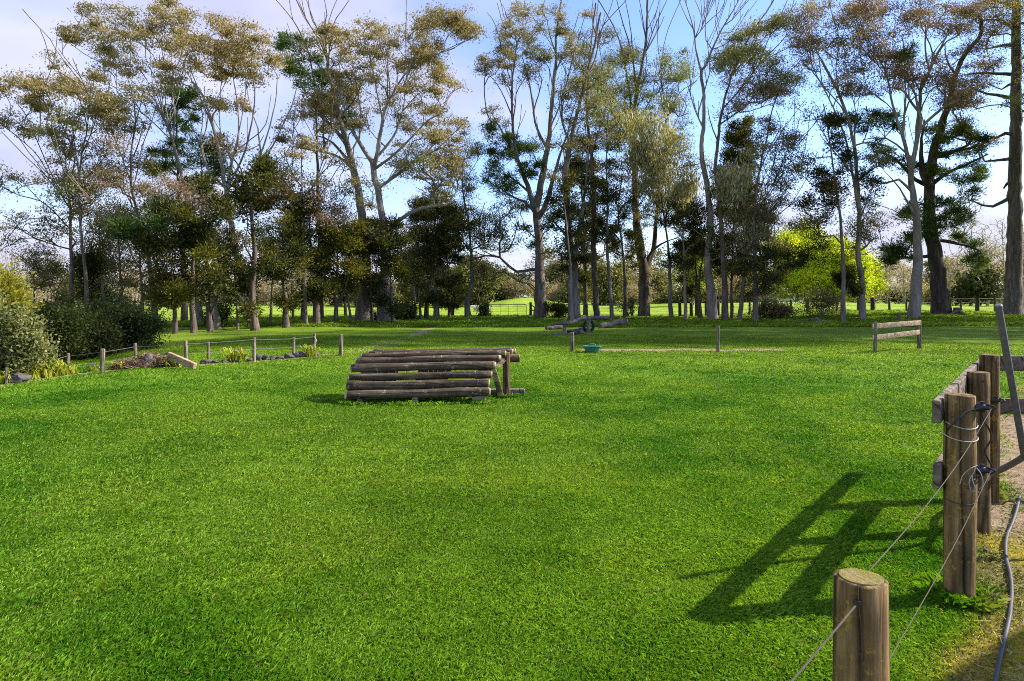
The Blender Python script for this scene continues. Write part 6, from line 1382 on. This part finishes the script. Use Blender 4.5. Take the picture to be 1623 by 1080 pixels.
# strut, stump and dead logs by the pines
sb = tag(empty('strut_stay', on_ground(1517, 50)), 'weathered fence strainer with two slanting struts and a ground log, by the pines', 'fence stay')
mb = MB(); p = px(1517, 496, 50); mb.tube(seg([p[0], 50, Z(p[0], 50) - .1], [p[0], 50, px(0, 487.5, 50)[2]], 5), .25, 14, True, .06, .03); mb.build('post', M['oldpost'], sb)
for a, b in (((1515, 493), (1499, 503)), ((1521, 494), (1537, 503))):
    mb = MB(); mb.tube(seg(px(*a, 49.7), px(*b, 49.5), 5), .10, 10, True, .08); mb.build('strut', M['oldpost'], sb)
mb = MB(); mb.tube(seg(px(1482, 507, 49), px(1553, 506, 49.2), 8), [.13] * 5 + [.17, .22, .24], 12, True, .12); mb.build('ground_log', M['deadlog'], sb)
e = tag(empty('stump_post', on_ground(1425, 45)), 'short squared stump post behind the two-rail stand', 'post'); stake(e, 1425, 496.5, 511, 6, 'shaft', d=45, seed=77)
flog('long weathered log lying in front of the many-stemmed twiggy bush', (1258, 512.5), (1318, 513), 44, 43.5, .10, .16)
flog('short grey log chunk by the twiggy bush', (1285, 509), (1300, 507.5), 45.5, 46, .18, .14)

# ------------------------------------------------------------------ wire fence and gate behind the trees
bf = tag(empty('paddock_fence', on_ground(1200, 57)), 'thin dark-posted wire fence running behind the row of trees', 'fence')
tops = []
for i, (x, w) in enumerate([(60, 4), (360, 4), (430, 4), (548, 5), (717, 6), (868, 4), (892, 4), (930, 4), (1002, 4), (1063, 3.5), (1078, 5), (1096, 5), (1119, 4), (1139, 4), (1161, 3), (1188, 3.5), (1208, 3.5), (1228, 7), (1253, 4), (1280, 4), (1326, 4), (1360, 4), (1383, 6), (1386, 3), (1410, 3.5), (1437, 3), (1523, 3), (1549, 6), (1577, 3.5), (1622, 4)]):
    d = 57.5 if x > 860 else 58.5
    b = on_ground(x, d); h = 1.22 if w > 3.2 else 1.0
    post(bf, b[0], b[1], b[2] - .1, b[2] + h, w / F * d / 2, 'brown' if w < 5 else 'pine', 'post', i, ((rng.random() - .5) * .1, 0), .04); tops.append(b + [0, 0, 1.15])
for lo, hi in ((0, 4), (5, len(tops) - 1)):
    for dz in (0, -.3, -.6, -.88):
        mb = MB(); mb.tube([t + np.array([0, -.04, dz]) for t in tops[lo:hi + 1]], .008, 4); mb.build('fence_wire', M['steelwire'], bf)
gt = tag(empty('paddock_gate', on_ground(815, 58)), 'low pipe gate with wire mesh in the gap beside the crook-footed tree', 'gate')
a, b = on_ground(778, 58), on_ground(834, 58); mb = MB()
za, zb = a[2], b[2]
for P, r in (([[a[0], 58, za + .12], [a[0], 58, za + 1.1], [b[0], 58, zb + 1.1], [b[0], 58, zb + .12], [a[0], 58, za + .12]], .028),):
    for q0, q1 in zip(P[:-1], P[1:]): mb.tube([q0, q1], r, 8)
mb.build('gate_frame', M['galv'], gt)
mb = MB()
for t in (.28, .5, .75): mb.tube([[lerp(a[0], b[0], t), 58, za + .12], [lerp(a[0], b[0], t), 58, za + 1.1]], .014, 6)
for z in (.3, .5, .72, .92): mb.tube([[a[0], 58, za + z], [b[0], 58, zb + z]], .009, 5)
mb.build('mesh', M['steelwire'], gt)
for x in (773, 841):
    q = on_ground(x, 58.1); post(gt, q[0], q[1], q[2] - .1, q[2] + 1.3, .11, 'pine', 'gate_post', x)
mb = MB(); q = on_ground(841, 58.1); mb.tube([q + [0, -.05, 1.1], q + [.9, -.05, .5]], .05, 8); mb.tube([q + [0, -.05, .62], q + [.95, -.05, .6]], .05, 8); mb.build('brace', M['brown'], gt)
mb = MB(); q = on_ground(773, 58.1); mb.tube([q + [0, -.05, .7], q + [-1.0, -.05, .1]], .05, 8); mb.build('brace', M['brown'], gt)

# far yellowish rail fence across the low paddock
rf = tag(empty('rail_fence', on_ground(110, 98)), 'long pale two-rail timber fence across the paddock beyond the shrubs', 'fence')
pts = [on_ground(x, 98) for x in range(-60, 260, 22)]
for p in pts:
    mb = MB(); mb.box(p + [0, 0, .6], [.07, 0, 0], [0, .07, 0], [0, 0, .68], .01); mb.build('post', M['board'], rf)
for z in (1.12, .62):
    mb = MB(); mb.tube([p + np.array([0, -.1, z]) for p in pts], .10, 4); mb.build('rail', M['board'], rf)

# white farm building behind the willows
hb = tag(empty('farm_building', on_ground(1232, 118)), 'long low white farm building with a grey roof glimpsed behind the tree trunks', 'building')
c = on_ground(1232, 118); mb = MB(); mb.box(c + [0, 0, .85], [3.6, 0, 0], [0, 2.6, 0], [0, 0, 1.05], .03); mb.build('wall', M['white_wall'], hb)
mb = MB(); V = [c + np.array(q) for q in ((-3.9, -2.95, 1.92), (3.9, -2.95, 1.92), (3.9, 0, 2.8), (-3.9, 0, 2.8), (3.9, 2.95, 1.92), (-3.9, 2.95, 1.92), (-3.9, -2.95, 1.83), (3.9, -2.95, 1.83), (3.9, 2.95, 1.83), (-3.9, 2.95, 1.83))]
mb.add(V, [(0, 1, 2, 3), (3, 2, 4, 5), (0, 6, 7, 1), (4, 8, 9, 5)], [(0, 3, 5), (1, 4, 2)]); mb.add([V[i] for i in (6, 9, 8, 7)], [(0, 1, 2, 3)]); mb.build('roof', M['roof'], hb, smooth=False)
for k in range(5):
    q = c + np.array([-2.8 + k * 1.4, -2.62, 1.1]); mb = MB(); mb.box(q, [.34, 0, 0], [0, .03, 0], [0, 0, .36], .01); f = mb.build('window', M['roof'], hb)
    mb = MB(); mb.box(q + [0, -.035, 0], [.28, 0, 0], [0, .008, 0], [0, 0, .30], 0); mb.build('pane', M['glass'], f)

# sheep lying in the paddock
def sheep(label, x, d, face):
    c = on_ground(x, d); e = tag(empty('sheep', c), label, 'sheep')
    import bmesh
    bm = bmesh.new(); bmesh.ops.create_icosphere(bm, subdivisions=3, radius=1)
    for v in bm.verts:
        q = v.co.copy(); X = q.x
        w = 1 + .06 * math.sin(9 * q.x + 7 * q.y) * math.cos(8 * q.z)
        v.co = Vector((X * .55 * w, q.y * .27 * (1 - .15 * X * face) * w, .34 + q.z * (.27 + .03 * X * -face) * w))
        if q.x * face > .55 and q.z > .05:            # neck and head drawn forward out of the chest
            k = (q.x * face - .55) / .45
            v.co.x += face * .34 * k; v.co.z += .20 * k; v.co.y *= 1 - .45 * k
    for lx in (-.34, -.22, .24, .36):                 # folded legs under the belly
        geo = bmesh.ops.create_cone(bm, cap_ends=True, segments=8, radius1=.05, radius2=.07, depth=.28)
        for v in geo['verts']: v.co = Vector((v.co.z + lx, v.co.y + (.16 if lx in (-.34, .36) else -.18), .06 + v.co.x))
    me = bpy.data.meshes.new('body'); bm.to_mesh(me); bm.free(); me.polygons.foreach_set('use_smooth', np.ones(len(me.polygons), bool)); me.materials.append(M['wool'])
    o = bpy.data.objects.new('body', me); C.objects.link(o); o.parent = e; e.scale = (1.25, 1.25, 1.25)
sheep('cream sheep lying in the paddock beside the gate, the whiter of two', 768, 84, 1)
sheep('cream sheep lying partly behind the forked sapling', 758, 86, -1)

# unseen open-fronted shelter, added past the frame edge to cast the yard's dark wedge
sh = tag(empty('shadow_caster_shelter', (6.6, 2.6, 0)), 'unseen board-walled shelter added beside the yard to cast its corner shadow', 'shelter')
A = np.array([5.32, 3.62]); B = np.array([7.5, 5.08]); E = (B - A) / np.linalg.norm(B - A); Nn = np.array([E[1], -E[0]])
H_ = 2.45
def q3(u, v, z): return np.array([A[0] + E[0] * u + Nn[0] * v, A[1] + E[1] * u + Nn[1] * v, z])
e3 = np.array([*E, 0]); n3 = np.array([*Nn, 0])
mb = MB(); mb.box(q3(1.6, 1.6, H_ - .04), e3 * 1.75, n3 * 1.75, [0, 0, .035], .006); mb.build('roof', M['roof'], sh)
for u, v, hu, hv in ((1.6, .12, 1.5, .015), (1.6, 3.1, 1.5, .015), (3.12, 1.6, .015, 1.45)):
    mb = MB(); k = int(max(hu, hv) * 2 / .15)
    for i in range(k):
        off = (i + .5) / k * 2 - 1
        if hu > hv: mb.box(q3(u + off * hu, v, H_ / 2 - .06), e3 * (hu / k - .003), n3 * .012, [0, 0, H_ / 2 - .07], .003)
        else: mb.box(q3(u, v + off * hv, H_ / 2 - .06), e3 * .012, n3 * (hv / k - .003), [0, 0, H_ / 2 - .07], .003)
    mb.build('board_wall', M['oldpost'], sh)
for u, v in ((.1, .16), (.1, 3.05), (3.05, .16), (3.05, 3.05)):
    mb = MB(); mb.box(q3(u, v, H_ / 2 - .06), e3 * .05, n3 * .05, [0, 0, H_ / 2 - .03], .006); mb.build('post', M['post'], sh)
# ------------------------------------------------------------------ sky, sun, camera
W = bpy.data.worlds.new('World'); S.world = W; W.use_nodes = True
nt = W.node_tree; nt.nodes.clear()
def wn(ty, **k):
    n = nt.nodes.new(ty)
    for a, b in k.items(): setattr(n, a, b)
    return n
sky = wn('ShaderNodeTexSky', sky_type='NISHITA', sun_disc=False, sun_elevation=SUN_EL, sun_rotation=SUN_AZ, air_density=1.0, dust_density=.5, ozone_density=1.6)
tc = wn('ShaderNodeTexCoord'); sep = wn('ShaderNodeSeparateXYZ'); nt.links.new(tc.outputs['Generated'], sep.inputs[0])
def mth(op, a, b=0.0, clamp=False):
    n = wn('ShaderNodeMath', operation=op, use_clamp=clamp)
    for s_, v in ((n.inputs[0], a), (n.inputs[1], b)):
        if hasattr(v, 'is_linked'): nt.links.new(v, s_)
        else: s_.default_value = v
    return n.outputs[0]
# cloud layer: project the view direction on a flat deck overhead
den = mth('ADD', mth('MAXIMUM', sep.outputs[2], 0.0), .22)
cx, cy = mth('DIVIDE', sep.outputs[0], den), mth('DIVIDE', sep.outputs[1], den)
cmb = wn('ShaderNodeCombineXYZ'); nt.links.new(cx, cmb.inputs[0]); nt.links.new(cy, cmb.inputs[1]); cmb.inputs[2].default_value = CLOUD_SEED
def wnoise(scale, detail, rough, dist=0):
    n = wn('ShaderNodeTexNoise'); n.inputs['Scale'].default_value = scale; n.inputs['Detail'].default_value = detail
    n.inputs['Roughness'].default_value = rough; n.inputs['Distortion'].default_value = dist
    nt.links.new(cmb.outputs[0], n.inputs['Vector']); return n.outputs['Fac']
n1 = wnoise(.85, 7, .52, .35); n2 = wnoise(2.6, 5, .5)
low = mth('SUBTRACT', 1.0, mth('MULTIPLY', sep.outputs[2], 2.9), True)          # more cloud towards the horizon
side = mth('MULTIPLY', mth('MAXIMUM', mth('MULTIPLY', sep.outputs[0], -1.0), -.15), .28)
cov = mth('ADD', mth('ADD', mth('ADD', n1, mth('MULTIPLY', n2, .16)), mth('MULTIPLY', low, .17)), side)
rp = wn('ShaderNodeValToRGB'); rp.color_ramp.elements[0].position = .56; rp.color_ramp.elements[1].position = .82
rp.color_ramp.interpolation = 'EASE'; nt.links.new(cov, rp.inputs['Fac'])
cl = wn('ShaderNodeValToRGB'); cl.color_ramp.elements[0].position = .35; cl.color_ramp.elements[0].color = (2.45, 2.52, 3.4, 1)
cl.color_ramp.elements[1].position = .7; cl.color_ramp.elements[1].color = (3.15, 3.15, 3.8, 1); nt.links.new(n2, cl.inputs['Fac'])
mx = wn('ShaderNodeMix', data_type='RGBA'); nt.links.new(mth('MULTIPLY', rp.outputs[0], .93), mx.inputs[0])
hs = wn('ShaderNodeMix', data_type='RGBA', blend_type='MULTIPLY'); hs.inputs[0].default_value = 1; hs.inputs[7].default_value = SKY_TINT
nt.links.new(sky.outputs[0], hs.inputs[6]); nt.links.new(hs.outputs[2], mx.inputs[6]); nt.links.new(cl.outputs[0], mx.inputs[7])
bg = wn('ShaderNodeBackground'); bg.inputs['Strength'].default_value = SKY_STR
nt.links.new(mx.outputs[2], bg.inputs['Color'])
wo = wn('ShaderNodeOutputWorld'); nt.links.new(bg.outputs[0], wo.inputs['Surface'])

sl = bpy.data.lights.new('sun', 'SUN'); sl.energy = SUN_STR; sl.angle = math.radians(.7); sl.color = (1.0, .93, .82)
so = bpy.data.objects.new('sun', sl); C.objects.link(so)
dirv = Vector((math.sin(SUN_AZ) * math.cos(SUN_EL), math.cos(SUN_AZ) * math.cos(SUN_EL), math.sin(SUN_EL)))
so.rotation_euler = dirv.to_track_quat('Z', 'Y').to_euler(); so.location = (30, 0, 40)

cd = bpy.data.cameras.new('camera'); cam = bpy.data.objects.new('camera', cd); C.objects.link(cam)
cam.location = (0, 0, CZ); cam.rotation_euler = (PI / 2, 0, 0)
cd.sensor_width = 36; cd.lens = 36 * F / 1623; cd.shift_y = -(540 - HY) / 1623; cd.clip_end = 6000; cd.clip_start = .05
S.camera = cam
S.view_settings.view_transform = 'Standard'; S.view_settings.look = 'None'; S.view_settings.gamma = 1; S.view_settings.exposure = EXPOSURE
S.render.engine = 'CYCLES'
S.cycles.max_bounces = 6; S.cycles.diffuse_bounces = 3; S.cycles.transmission_bounces = 4; S.cycles.use_denoising = DENOISE; S.cycles.filter_width = 1.0
